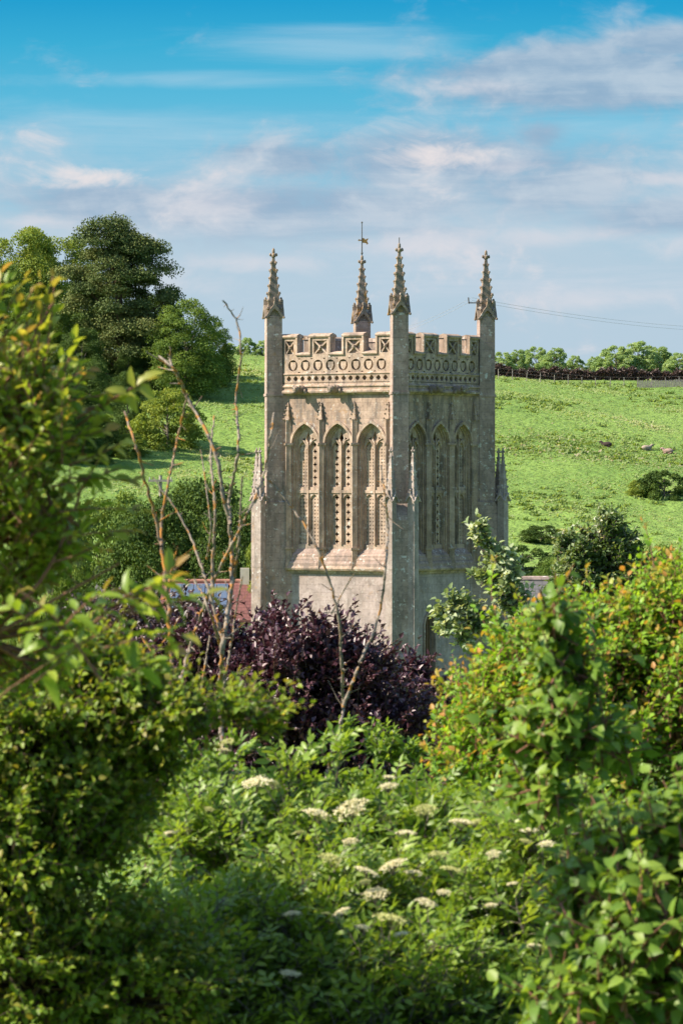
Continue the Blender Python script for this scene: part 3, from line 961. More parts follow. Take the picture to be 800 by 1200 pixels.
# the big dark pine: flat pads of needles on spreading limbs
PY = 392.0
pb = gpos(140, PY); sc_ = PY / F
pads = []
g = np.random.default_rng(21)
for (u, v, ru, rv, m) in ((116, 276, 28, 8, 7), (152, 282, 24, 8, 7), (168, 300, 24, 9, 6), (128, 298, 40, 12, 9), (110, 322, 36, 14, 8), (160, 325, 34, 12, 8), (178, 318, 12, 6, 3),
                          (130, 350, 48, 18, 15), (92, 340, 22, 16, 7), (190, 345, 16, 8, 4), (150, 300, 36, 16, 12), (140, 340, 46, 22, 14), (110, 385, 42, 20, 9), (165, 375, 38, 20, 10), (140, 400, 50, 26, 16), (140, 440, 50, 26, 14), (172, 415, 22, 22, 5), (120, 460, 46, 22, 9), (160, 465, 36, 20, 7)):
    for i in range(m):
        a, q = g.uniform(0, 6.28), math.sqrt(g.uniform(0, 1))
        uu = u + ru * q * math.cos(a); vv = v + rv * q * math.sin(a) * 1.15 + 4 * math.sin(uu * .13 + v) + g.normal() * 3
        dep = g.uniform(-1, 1) * ru * sc_ * .9
        r = g.uniform(.55, 1.15)
        pads.append(((uu - 140) * sc_, dep, (EYE - vv) * sc_ - pb[2], r * g.uniform(.9, 1.5), r * 1.3, r * g.uniform(.5, 1.0)))
KP = TreeKind(pads, 20, 100000, .20, L_pine, B_brown, .42, 1.55)
KP.h = 1.0
KP.plant('pine_tree', pb, 1.0, 'big dark pine with flat layered crown standing above the left wood', 'pine tree')

far_tree(K_s, 'round_bush', 196, 456, 0, 'round green bush alone on the meadow below the wood', 'bush', None, .95, .6, 524)
far_tree(K_s, 'low_scrub', 150, 508, 0, 'low grey-green scrub at the foot of the dark wood, left of the round bush', 'bush', None, 1.3, 1.0, 535)
far_tree(K_s2, 'low_scrub', 108, 515, 350, 'dim low scrub patch at the foot of the wood, behind the fruit leaves', 'bush', None, 1.0, 2.0)

# valley trees left of the tower
VAL = 'valley trees left of the tower'
for kd, u, vt, Y, wd, lab in [
    (K_c, 236, 566, 240, .8, 'dark round valley tree between the bare twigs and the tower'),
    (K_c, 178, 590, 236, .75, 'green valley tree beside the utility pole'),
    (K_c, 278, 596, 232, .7, 'dark valley tree close to the left side of the tower'),
    (K_a, 128, 580, 246, .75, 'valley tree left of the utility pole, behind the fruit tree'),
    (K_b, 298, 640, 222, .30, 'small bright green tree touching the left buttress of the tower'),
    (K_a, 60, 590, 240, .6, 'valley tree hidden mostly by the fruit tree leaves'),
    (K_c, 212, 612, 252, .6, 'dark low valley tree rising behind the red-roofed house')]:
    far_tree(kd, 'valley_tree', u, vt, Y, lab, 'tree', VAL, wd)

# hedgerow trees along the ridge on the right
HR = 'hedgerow trees along the right skyline'
for i, (u, vt, kd, wd, lab) in enumerate([
    (588, 413, K_h, 1.0, 'hedgerow tree touching the right edge of the tower'), (606, 410, K_h2, .8, 'pointed hedgerow tree second from the tower'),
    (628, 407, K_h, .9, 'twin-topped hedgerow tree third from the tower'), (650, 408, K_h2, 1.0, 'dense hedgerow tree fourth from the tower'),
    (674, 417, K_h, .9, 'lower hedgerow tree before the dip in the skyline'), (697, 418, K_h2, 1.0, 'low hedgerow tree in the dip of the skyline'),
    (722, 406, K_h, 1.1, 'tall pale hedgerow tree left of the tallest'), (747, 401, K_h, 1.1, 'tallest hedgerow tree of the right skyline'),
    (772, 407, K_h2, 1.1, 'pale hedgerow tree right of the tallest'), (797, 414, K_h, 1.1, 'hedgerow tree cut by the right edge of the picture')]):
    far_tree(kd, 'hedgerow_tree', u, vt, 438 + 3 * (i % 3), lab, 'tree', HR, wd * 1.1)
for u, vt, lab in ((290, 396, 'pale green bush on the skyline between wood and tower'), (308, 399, 'pale bush on the skyline touching the left tower shaft'), (270, 402, 'bush on the skyline at the right end of the wood')):
    far_tree(K_h, 'skyline_bush', u, vt, 440, lab, 'bush', 'bushes on the skyline left of the tower', .95)

# brown clipped hedge below them
def hedge():
    xs = np.linspace(14.5, 44, 260); g = np.random.default_rng(5)
    n = 42000
    x = g.uniform(14.5, 44, n); y = 430 + g.uniform(-.6, .6, n)
    h = 1.0 + .16 * np.sin(x * .9) + .14 * np.sin(x * 2.3) + .12 * np.sin(x * 5.3 + 1) + .3 * (g.uniform(size=n) < .06)
    z = ground_z(x, y) + g.uniform(0, 1, n) ** .8 * h
    p = np.stack([x, y, z], 1)
    sz = g.uniform(.12, .3, n)
    V, T, r, yv = leaves(p, rand_dir(n), rand_dir(n) + np.array([0, -.6, .2]), sz, sz * .5, g.uniform(0, 1, n), np.zeros(n), .1, .1, False)
    e = empty('hedge', (29, 430, float(ground_z(29, 430))), 'long dark brown clipped hedge along the top of the meadow', 'hedge')
    mesh_np('foliage', V, T, L_brown, e, {'rnd': r, 'young': yv}, off=tuple(e.location))
    core = MB()
    for a, b in zip(xs[:-1:8], xs[8::8]):
        z0, z1 = float(ground_z(a, 430)), float(ground_z(b, 430))
        core.add([(a, 429.6, z0 - .3), (b, 429.6, z1 - .3), (b, 430.4, z1 - .3), (a, 430.4, z0 - .3), (a, 429.6, z0 + .85), (b, 429.6, z1 + .85), (b, 430.4, z1 + .85), (a, 430.4, z0 + .85)],
                 [(0, 1, 5, 4), (2, 3, 7, 6), (4, 5, 6, 7)])
    o = core.build('stems', plain('hedge_stems', (.03, .02, .016), (.05, .033, .026), 3, .95), e)
    o.location = -Vector(e.location)


hedge()

# wire fence along the hedge
M_post = plain('weathered_post', (.34, .30, .26), (.22, .19, .165), 5, .9)
def fence():
    u0, u1, Y = 584, 812, 421.0
    n = 15
    e = empty('wire_fence', gpos(690, Y), 'thin post and wire fence below the brown hedge', 'fence')
    pts = []
    for i in range(n):
        p = gpos(u0 + (u1 - u0) * i / (n - 1), Y - .9 * (i / n)); pts.append(p)
        b = MB(); b.tube([p - [0, 0, .3], p + [rng.normal() * .04, 0, 1.0 + rng.normal() * .05]], [.05, .045], 6)
        o = b.build('post', M_post, e); o.location = -Vector(e.location)
    b = MB()
    for h in (.35, .7, 1.05):
        b.tube([p + [0, -.07, h] for p in pts], .012, 4)
    o = b.build('wire', M_iron, e); o.location = -Vector(e.location)
    # stretch of grey wattle panel at the right end
    b = MB()
    q = [gpos(u, Y - 1.2) for u in np.linspace(746, 812, 8)]
    for a, c in zip(q[:-1], q[1:]):
        d = c - a
        for j in range(5):
            f0, f1 = a + d * (j / 5 + .02), a + d * ((j + 1) / 5 - .02)
            hh = .75 + rng.normal() * .04
            b.add([f0, f1, f1 + [0, 0, hh], f0 + [0, 0, hh], f0 + [0, .05, 0], f1 + [0, .05, 0], f1 + [0, .05, hh], f0 + [0, .05, hh]], [(0, 1, 2, 3), (7, 6, 5, 4), (3, 2, 6, 7), (0, 4, 5, 1), (1, 5, 6, 2), (0, 3, 7, 4)])
    o = b.build('board_panel', M_post, e); o.location = -Vector(e.location)


fence()

# bushes and rough patches in the right-hand meadow
far_tree(K_s2, 'meadow_bush', 778, 552, 0, 'dark green bush on the right of the meadow', 'bush', None, .95, .3, 582)
far_tree(K_s, 'meadow_bush', 750, 563, 0, 'grey-green low scrub left of the dark meadow bush', 'bush', None, 1.3, 2.2, 581)
far_tree(K_s2, 'meadow_bush', 634, 616, 0, 'low dark scrub patch at the foot of the meadow right of the tower', 'bush', None, 1.5, 1.2, 634)
far_tree(K_s, 'meadow_bush', 660, 620, 0, 'low green scrub beside the dark patch at the foot of the meadow', 'bush', None, 1.4, 2.2, 636)
far_tree(K_s2, 'meadow_bush', 612, 640, 0, 'scrub at the foot of the meadow beside the right buttress', 'bush', None, 1.2, .2, 672)
far_tree(K_d, 'meadow_tree', 645, 655, 262, 'bushy tree at the foot of the meadow, left of the whitebeam', 'tree', None, .5)
far_tree(K_d, 'meadow_tree', 770, 640, 262, 'bushy tree at the foot of the meadow, right of the whitebeam', 'tree', None, .6)

# ------------------------------------------------------------------ meadow grass in real tufts
def grass():
    g = np.random.default_rng(9)
    n = 80000
    y = 268 + (432 - 268) * g.uniform(0, 1, n) ** .9; x = g.uniform(-33, 42, n) * y / 420
    keep = (x > -20) | (y > 330)
    x, y = x[keep], y[keep]
    ns = np.sin(x * .35 + 1.7 * np.sin(y * .21)) + np.sin(y * .5 + x * .16) + .8 * np.sin(x * .9 + y * .33)
    band = np.exp(-((y - 371 + .25 * x) / 7) ** 2) * (x > 14)
    p = np.stack([x, y, ground_z(x, y) - .04], 1)
    h = (.07 + .04 * ns.clip(-1, 2) + .10 * g.uniform(0, 1, len(x)) ** 3 + .16 * band * g.uniform(0, 1, len(x)))
    h = np.maximum(h, .08) * np.where(g.uniform(size=len(x)) < .03, 1.9, 1)
    out = []
    off = 0; Vs, Ts, rs = [], [], []
    tone = np.clip(.52 + .09 * ns + g.normal(size=len(x)) * .07 + .2 * np.sin(x * .07 + 2) * np.sin(y * .11) - .55 * band * (ns > .2), 0, .93)
    br = (g.uniform(size=len(x)) < .14 * band + .003)
    tone = np.where(br, 1.0, tone)
    for k in range(3):
        d = unit(np.stack([g.normal(size=len(x)) * .5 + .25, g.normal(size=len(x)) * .5, np.full(len(x), 1.0)], 1))
        nr = unit(np.stack([g.normal(size=len(x)) * .35 - .25, g.normal(size=len(x)) * .3 - .45, np.full(len(x), .8)], 1))
        q = p + np.stack([g.normal(size=len(x)) * .08, g.normal(size=len(x)) * .08, np.zeros(len(x))], 1)
        V, T, r, yv = leaves(q, d, nr, h, .10 + h * .35, np.clip(tone + g.normal(size=len(x)) * .03, 0, 1), np.zeros(len(x)), .1, .25, False)
        Vs.append(V); Ts.append(T + off); rs.append(r); off += len(V)
    n2 = 5200
    y2 = 285 + 140 * g.uniform(0, 1, n2); x2 = g.uniform(-12, 42, n2) * y2 / 420
    nb = np.sin(x2 * .28 + y2 * .12) + np.sin(y2 * .23 - x2 * .1 + 1) + 1.6 * np.exp(-((y2 - 371 + .25 * x2) / 7) ** 2) * (x2 > 12)
    kp = nb + g.normal(size=n2) * .7 > .9; x2, y2 = x2[kp], y2[kp]; n2 = len(x2)
    c2 = np.stack([x2, y2, ground_z(x2, y2)], 1); sz2 = g.uniform(.25, .6, n2)
    for k in range(16):
        d = unit(np.stack([g.normal(size=n2) * .7 + .2, g.normal(size=n2) * .7, np.full(n2, .9)], 1))
        q = c2 + np.stack([g.normal(size=n2) * sz2 * .45, g.normal(size=n2) * sz2 * .35, np.full(n2, -.05)], 1)
        V, T, r, yv = leaves(q, d, unit(g.normal(size=(n2, 3)) * .5 + np.array([-.2, -.4, .7])), sz2 * .75, sz2 * .35, np.clip(.28 + g.normal(size=n2) * .13, 0, .9), np.zeros(n2), .15, .3, False)
        Vs.append(V); Ts.append(T + off); rs.append(r); off += len(V)
    V, T, r = np.concatenate(Vs), np.concatenate(Ts), np.concatenate(rs)
    o = mesh_np('meadow_grass', V, T, L_grass, None, {'rnd': r, 'young': r * 0})
    tag(o, 'tussocky green grass covering the hillside meadow', 'grass', None, 'stuff')


grass()

# ------------------------------------------------------------------ sheep
def sheep(u, Y, rz, col, label, lying=True):
    p = gpix(u, Y); e = empty('sheep', p - [0, 0, .06], label, 'sheep', 'sheep resting in the meadow', rz); e.scale = (.8, .8, .8)
    m = plain('fleece', col, [c * .7 for c in col], 9, .95)
    b = MB()
    z = .28 if lying else .6
    P = np.array([(-.52, 0, z), (-.42, 0, z + .05), (-.15, 0, z + .1), (.2, 0, z + .08), (.42, 0, z + .12), (.58, 0, z + .28), (.68, 0, z + .42), (.80, 0, z + .40), (.93, 0, z + .32)])
    b.tube(P, [.12, .25, .31, .31, .26, .16, .13, .11, .05], 10)
    for sx in (-.32, .3):
        for sy in (-.13, .13):
            if lying: b.tube([(sx, sy * 1.5, z - .1), (sx + .16, sy * 2, .12), (sx + .34, sy * 2, .06)], [.09, .06, .04], 6)
            else: b.tube([(sx, sy, z), (sx + .02, sy, .3), (sx, sy, -.02)], [.1, .05, .045], 6)
    b.build('body', m, e, True)
    for sy in (-1, 1):
        h = MB()
        h.tube([(.70, sy * .08, z + .46), (.66, sy * .2, z + .47), (.64, sy * .27, z + .43)], [.035, .04, .01], 5)
        h.build('ear', m, e)


sheep(711, 524, 2.9, (.06, .04, .035), 'dark brown sheep lying in the meadow grass')
sheep(757, 528, .3, (.36, .29, .22), 'pale sheep lying nearest the dark one')
sheep(783, 532, 3.0, (.40, .27, .22), 'pinkish pale sheep lying farthest right in the meadow')

# ------------------------------------------------------------------ utility pole and overhead wires
pp = gpos(188, 284)
e = empty('utility_pole', pp, 'wooden utility pole with a crossarm among the valley trees', 'utility pole')
h = (EYE - 557) / F * 284 - pp[2]
b = MB(); b.tube([(0, 0, -.5), (0, 0, h)], [.16, .11], 8); b.build('pole', M_post, e)
b = MB(); b.box(lambda x, y, z: (x, y, z), (-.85, -.19, h - .45), (.85, -.07, h - .3)); b.build('crossarm', M_post, e)
b = MB()
for x in (-.75, 0, .75): b.tube([(x, -.13, h - .3), (x, -.13, h - .12)], [.03, .04], 6)
b.build('insulator', plain('porcelain', (.5, .48, .45)), e)

a0 = at(552.5, 352, 191.2)
for dz, u1, v1, Y1, lab in ((0.0, 838, 388, 262, 'lower thin overhead wire running right from the right pinnacle'), (.14, 838, 384, 262, 'upper thin overhead wire running right from the right pinnacle'),
                            (0.0, 440, 396, 232, 'lower thin overhead wire between the two right pinnacles'), (.14, 440, 392, 232, 'upper thin overhead wire between the two right pinnacles')):
    p0 = a0 + [0, 0, dz]; p1 = at(u1, v1, Y1)
    P = np.array([p0 + (p1 - p0) * t - np.array([0, 0, 1.0]) * 1.0 * t * (1 - t) for t in np.linspace(0, 1, 24)])
    V, T = tubes(P[None], np.full((1, 24), .0065), 4)
    o = mesh_np('overhead_wire', V, T, plain('wire_grey', (.34, .34, .35)), None, off=P[0]); o.location = P[0]
    tag(o, lab, 'wire', 'thin overhead wires by the tower')

# ------------------------------------------------------------------ houses
def tiles(name, c0, c1):
    m, t, out = new_mat(name)
    oc = t.node('ShaderNodeTexCoord').outputs['Object']
    br = t.node('ShaderNodeTexBrick'); sp = t.node('ShaderNodeSeparateXYZ'); t.put(sp.inputs[0], oc)
    t.put(br.inputs['Vector'], t.xyz(sp.outputs[0], sp.outputs[2], 0.0)); br.inputs['Scale'].default_value = 1
    br.inputs['Brick Width'].default_value = .3; br.inputs['Row Height'].default_value = .16; br.inputs['Mortar Size'].default_value = .02
    t.put(br.inputs['Color1'], c0); t.put(br.inputs['Color2'], c1); t.put(br.inputs['Mortar'], tuple(q * .75 for q in c0))
    col = t.mix(t.math('MULTIPLY', t.step(t.noise(oc, 1.5, 4), .45, .7), .4), br.outputs['Color'], tuple(q * .65 for q in c0))
    t.l.new(bsdf(t, col, .85, br.outputs['Fac'], -.4, .02, .2), out.inputs[0])
    return m


T_red = tiles('red_tiles', (.165, .07, .06), (.185, .08, .066)); T_slate = tiles('grey_slates', (.115, .112, .11), (.13, .126, .122)); T_or = tiles('orange_tiles', (.36, .16, .10), (.30, .13, .09))
M_cream = plain('cream_render', (.62, .55, .42), (.52, .46, .36), 1.2, .9); M_white = plain('white_render', (.78, .78, .76), (.66, .67, .68), 1.2, .9)
M_brick = tiles('chimney_brick', (.40, .16, .10), (.48, .22, .14))
M_glass = plain('dark_window_glass', (.02, .025, .03), (.03, .035, .04), 2, .08, .6)
M_solar = plain('solar_cells', (.075, .10, .15), (.10, .13, .18), 1.5, .25, .5); M_ridge = plain('ridge_tile', (.34, .16, .11), (.24, .12, .09), 4, .9)


def house(u0, u1, v_ridge, v_eave, Y, depth, name, label, wall_m, roof_m, cat='house', extras=None):
    """two-sided roof with its long side towards the view"""
    x0, x1 = (u0 - 400) / F * Y, (u1 - 400) / F * Y
    zr, ze = (EYE - v_ridge) / F * Y, (EYE - v_eave) / F * Y
    zg = float(ground_z((x0 + x1) / 2, Y)) - .3
    cx = (x0 + x1) / 2; hw = (x1 - x0) / 2
    e = empty(name, (cx, Y + depth / 2, zg), label, cat)
    zr -= zg; ze -= zg; d = depth / 2
    I = lambda x, y, z: (x, y, z)
    w = MB()
    w.profile(lambda s, z, n: (s, n, z), [(-d, 0), (d, 0), (d, ze - .05), (0, zr - .12), (-d, ze - .05)], -hw + .15, hw - .15)
    w.build('wall', wall_m, e)
    sl = (zr - ze) / d
    r = MB()
    for sg in (-1, 1):
        r.profile(lambda s, z, n: (s, n * sg, z), [(0.0, zr), (0.0, zr - .12), (d + .3, ze - .3 * sl - .12), (d + .3, ze - .3 * sl)], -hw, hw)
    ro = r.build('roof', roof_m, e)
    b = MB(); b.tube([(-hw, 0, zr + .02), (hw, 0, zr + .02)], .13, 8); b.build('ridge', M_ridge, ro)
    for i in range(max(2, int(hw))):
        xx = -hw + (2 * hw) * (i + .5) / max(2, int(hw))
        for zz in (ze - 2.0, ze - 4.6):
            if zz > 1:
                f = MB(); f.slab(lambda s, z, n: (s, -d - n, z), [rect(xx - .55, xx + .55, zz - .65, zz + .65), rect(xx - .47, xx + .47, zz - .57, zz + .57)], .05, -.03)
                fo = f.build('window', M_white, e)
                p_ = MB(); p_.box(lambda x, y, z: (x, y, z), (xx - .47, -d - .01, zz - .57), (xx + .47, -d - .005, zz + .57)); p_.build('pane', M_glass, fo)
    return e, hw, d, zr, ze, ro


e, hw, d, zr, ze, ro = house(186, 300, 684, 724, 218, 8.4, 'red_roof_house', 'long house with red tiled roof and blue solar panels beside the tower', M_cream, T_red)
sl = (zr - ze) / d
for i in range(5):
    b = MB()
    x0 = -hw + .5 + i * .62 * 1.02
    for j in range(2):
        t0, t1 = .10 + .42 * j, .50 + .42 * j
        b.add([(x0, -d * t0, zr - (zr - ze) * t0 + .09), (x0 + .6, -d * t0, zr - (zr - ze) * t0 + .09), (x0 + .6, -d * t1, zr - (zr - ze) * t1 + .09), (x0, -d * t1, zr - (zr - ze) * t1 + .09),
               (x0, -d * t0, zr - (zr - ze) * t0 + .03), (x0 + .6, -d * t0, zr - (zr - ze) * t0 + .03), (x0 + .6, -d * t1, zr - (zr - ze) * t1 + .03), (x0, -d * t1, zr - (zr - ze) * t1 + .03)],
              [(3, 2, 1, 0), (0, 1, 5, 4), (2, 3, 7, 6), (1, 2, 6, 5), (3, 0, 4, 7)])
    b.build('solar_panel', M_solar, ro)
ch = MB(); ch.box(lambda x, y, z: (x, y, z), (hw - .95, -.35, zr - .8), (hw - .45, .3, zr + .75)); ch.build('chimney', M_cream, ro)
e2, hw2, d2, zr2, ze2, ro2 = house(110, 222, 668, 700, 236, 7, 'white_house', 'white rendered house behind the fruit tree leaves', M_white, T_slate)
ch = MB(); cx = (206 - 400) / F * 236 - e2.location.x
ch.box(lambda x, y, z: (x, y, z), (cx - .5, -.5, zr2 - .9), (cx + .5, .4, zr2 + .9)); ch.box(lambda x, y, z: (x, y, z), (cx - .58, -.58, zr2 + .55), (cx + .58, .48, zr2 + .72)); co = ch.build('chimney', M_brick, ro2)
ch = MB()
for q in (-.25, .25): ch.tube([(cx + q, -.05, zr2 + .9), (cx + q, -.05, zr2 + 1.25)], [.14, .11], 8)
ch.build('chimney_pot', T_or, co)
ch = MB(); ch.box(lambda x, y, z: (x, y, z), (cx - .52, -.52, zr2 - .95), (cx + .52, .42, zr2 - .1)); ch.build('chimney_base', M_white, ro2)

*_, rc = house(612, 676, 682, 716, 150, 6, 'stone_cottage', 'grey roofed stone cottage peeping out right of the tower', M_butt, T_slate)
for o in rc.children: o.data.materials[0] = M_butt
house(668, 745, 696, 726, 128, 6, 'orange_roof_cottage', 'cottage with orange tiled roof behind the bronze-tipped shrub', M_brick, T_or)
# ------------------------------------------------------------------ purple tree
def gb(u, Y, dz=-.05):
    p = gpos(u, Y); p[2] += dz
    return p


pt = Plant('purple_tree', gb(345, 43), 'dark purple-leaved tree in front of the tower', 'tree')
kw = dict(n=9, leaf=.085, wid=.058, stem=.006, hi=False, young=0, twig=.42, per=5, up=.5, upb=.75, ang=50, droop=.05)
pt.blobs([(185, 800, 43.6, 50, 46, .6, 44), (150, 850, 43.8, 44, 50, .6, 40), (240, 765, 43.5, 40, 36, .5, 30), (180, 910, 43.6, 60, 50, .6, 44), (330, 930, 43, 120, 60, .9, 90), (440, 925, 43, 90, 50, .8, 80), (220, 930, 43.4, 66, 60, .7, 50),
          (345, 790, 43, 70, 52, .8, 90), (385, 765, 43, 36, 40, .5, 40), (420, 800, 43, 40, 50, .6, 54), (300, 800, 43.3, 60, 46, .7, 66), (330, 860, 43, 110, 66, .9, 120), (240, 830, 43.5, 46, 52, .6, 40), (420, 860, 43, 76, 50, .8, 76),
          (470, 850, 43.4, 44, 36, .5, 44), (330, 752, 43.2, 26, 30, .4, 18), (228, 775, 43.5, 26, 34, .4, 16), (200, 850, 43.6, 36, 44, .5, 20), (262, 765, 43.4, 26, 26, .4, 14)], .09, **kw)
# long leading shoots that stand above the dome
sh = [(345, 680, 6), (334, 700, -10), (356, 702, 10), (382, 708, 8), (398, 722, 12), (420, 704, 14), (428, 722, 10), (443, 742, 18), (452, 760, 16), (466, 770, 24), (474, 792, 22), (300, 702, -12), (312, 722, -8), (280, 722, -8), (258, 702, -10),
      (240, 722, -10), (222, 694, -12), (206, 716, -16), (190, 770, -20), (182, 800, -18), (372, 726, 4), (498, 800, 20), (505, 826, 20), (488, 836, 20), (178, 850, -20), (150, 770, -14), (165, 745, -12), (130, 800, -20), (205, 735, -8), (322, 690, -4), (408, 740, 8), (268, 690, -4)]
b = np.array([at(u - dx, v + 64 + rng.uniform(-6, 14), 43 + rng.uniform(-.3, .3)) for u, v, dx in sh]); tp = np.array([at(u, v, 43) for u, v, dx in sh])
b = np.concatenate([b, b + rng.normal(size=b.shape) * [.12, .1, .1]]); tp = np.concatenate([tp, tp + rng.normal(size=tp.shape) * [.16, .1, .1] - [0, 0, .16]])
pt.twigs(b, tp - b, np.linalg.norm(tp - b, axis=1), 15, .075, .05, young=0, stem=.006, hi=False, ang=55, up=.4, jit=.4)
pt.done(L_purple, B_brown)

p2 = Plant('dusky_shrub', gb(165, 52), 'dusky grey-purple shrub left of the purple tree, behind the leaves', 'shrub')
p2.blobs([(200, 745, 52, 66, 40, 1.0, 90), (130, 745, 52, 60, 52, 1.0, 80), (240, 735, 52, 24, 26, .6, 18)], .06, n=8, leaf=.09, wid=.06, stem=.006, hi=False, young=0, twig=.45, per=5)
p2.done(L_purple2, B_brown)

p3 = Plant('small_purple_bush', gb(500, 46), 'small purple bush right of the purple tree by the low window', 'shrub')
p3.blobs([(500, 840, 46, 40, 42, .6, 70), (480, 800, 46, 24, 24, .4, 24)], .05, **kw)
p3.done(L_purple, B_brown)

# ------------------------------------------------------------------ whitebeams on the right
kwb = dict(n=7, leaf=.11, wid=.075, stem=.008, hi=True, young=0, twig=.3, per=4, up=.6, upb=.6, ang=60)
w1 = Plant('whitebeam_tree', gb(610, 56), 'slender whitebeam with pale felted young leaves reaching across the tower', 'tree')
for path, cl in (([(612, 745), (600, 690), (585, 655), (570, 622)], [(567, 625, 13, 10), (574, 640, 12, 9), (585, 653, 14, 9), (561, 620, 8, 6)]),
                 ([(606, 720), (590, 690), (560, 672)], [(562, 672, 14, 7), (578, 676, 14, 8), (592, 690, 16, 14), (600, 672, 14, 8)]),
                 ([(600, 760), (570, 735), (535, 720)], [(536, 716, 20, 15), (548, 728, 16, 12), (560, 735, 15, 10), (522, 737, 10, 8), (580, 730, 16, 10), (545, 745, 14, 9)]),
                 ([(620, 760), (612, 720), (604, 700)], [(603, 706, 14, 15), (616, 726, 16, 14), (596, 690, 8, 7)])):
    w1.path([gb(610, 56)] + [at(u, v, 56) for u, v in path], .03, .006, 6, 18)
    w1.blobs([(u, v, 56, a, c, .12 + a * .006, max(3, int(a * c / 24))) for u, v, a, c in cl], .006, **kwb)
w1.done(L_beam, B_grey)
w2 = Plant('whitebeam_tree', gb(705, 78), 'bushy whitebeam with pale leaf tips standing before the meadow', 'tree')
w2.blobs([(700, 770, 78, 60, 60, .9, 50), (740, 830, 78, 56, 60, .9, 40), (690, 860, 78, 50, 50, .9, 36), (708, 632, 78, 26, 34, .6, 42), (685, 655, 78, 32, 26, .6, 40), (725, 655, 78, 34, 28, .6, 40), (700, 690, 78, 60, 34, .8, 70), (665, 640, 78, 14, 12, .3, 10), (740, 690, 78, 40, 30, .6, 40)], .06,
         n=8, leaf=.12, wid=.08, stem=.01, hi=False, young=0, twig=.4, per=5, up=.6, upb=.7)
w2.done(L_beam_dk, B_grey)

# ------------------------------------------------------------------ bare lichened saplings
def bare(name, base, paths, label, mat, Y):
    pl = Plant(name, base, label, 'sapling')
    g = np.random.default_rng(len(paths) * 7)
    for pts, r0, r1 in paths:
        r0 *= 1.18; r1 *= 1.15
        P = np.array([at(u, v, Y + g.normal() * .12) for u, v in pts])
        k = max(18, len(pts) * 8)
        Q = resample(P, k)
        Q[1:-1] += g.normal(size=(k - 2, 3)) * r0 * .22
        rr = np.linspace(r0, r1, k) * g.uniform(.86, 1.2, k)
        pl.add_tubes(Q[None], rr[None], 7)
        for i in range(k // 3, k - 2):                 # fine side twigs
            if g.uniform() < .16:
                d = unit(np.gradient(Q, axis=0)[i] + g.normal(size=3) * .02); sd = unit(g.normal(size=3) * [1, 1, .4])
                L = g.uniform(.05, .14)
                pl.add_tubes(np.stack([Q[i], Q[i] + (d * .5 + sd * .6) * L * .5, Q[i] + (d * .9 + sd * .7) * L])[None], np.array([[r1 * .8, r1 * .6, r1 * .3]]), 4)
        for i in range(2, k - 1, 1):                   # buds and spurs
            if g.uniform() < .55:
                a, b = Q[i], unit(g.normal(size=3) + np.array([0, 0, .5])) * (r0 * 1.2 + .012) * g.uniform(.6, 1.8)
                pl.add_tubes(np.stack([a, a + b])[None], np.array([[rr[i] * .6, rr[i] * .25]]), 5)
    pl.done(None, mat, stem_name='stems')


bare('bare_sapling', gb(262, 24), [
    ([(262, 1010), (259, 900), (259, 839), (261, 760), (272, 657), (265, 594), (249, 522), (217, 461), (202, 430), (186, 417)], .017, .006),
    ([(202, 430), (199, 420), (200, 407)], .006, .003),
    ([(270, 615), (268, 592), (279, 527), (277, 466), (282, 400), (277, 376), (261, 352)], .009, .004),
    ([(261, 762), (270, 700), (279, 638), (284, 559)], .011, .004),
    ([(212, 800), (217, 778), (249, 685), (286, 611), (310, 550), (318, 505), (321, 484)], .011, .005),
    ([(249, 700), (249, 666), (252, 601), (247, 536), (251, 487)], .009, .004),
    ([(242, 655), (247, 620), (235, 527)], .006, .003),
    ([(261, 750), (245, 694), (231, 648), (215, 612), (179, 559)], .009, .004),
    ([(258, 830), (266, 783), (276, 720), (284, 676)], .007, .003),
    ([(259, 760), (245, 715), (228, 680)], .008, .004),
    ([(233, 840), (237, 800), (246, 745)], .007, .004)],
    'many-stemmed bare sapling spotted with orange lichen, left of the tower', B_lich, 24)
bare('bare_sapling', gb(199, 22), [
    ([(199, 1000), (198, 945), (199, 890), (200, 774), (196, 694), (188, 634), (170, 564), (160, 525), (146, 482)], .015, .005),
    ([(189, 640), (189, 615), (196, 573), (209, 510), (220, 461)], .008, .004),
    ([(195, 700), (203, 660), (208, 640)], .006, .003),
    ([(199, 800), (182, 770), (165, 745)], .006, .004)],
    'bare sapling with one forked stem, farthest left of the leafless saplings', B_lich2, 22)
bare('bare_sapling', gb(380, 24), [
    ([(378, 960), (385, 905), (394, 868), (402, 828), (400, 770), (395, 715), (386, 681), (376, 652), (354, 612), (330, 580), (312, 558)], .012, .004),
    ([(402, 829), (420, 780), (442, 728), (452, 660), (454, 614), (450, 575), (446, 545)], .008, .0035),
    ([(388, 720), (404, 690), (415, 672)], .004, .002)],
    'thin bare sapling with two diverging stems in front of the tower', B_lich, 24)

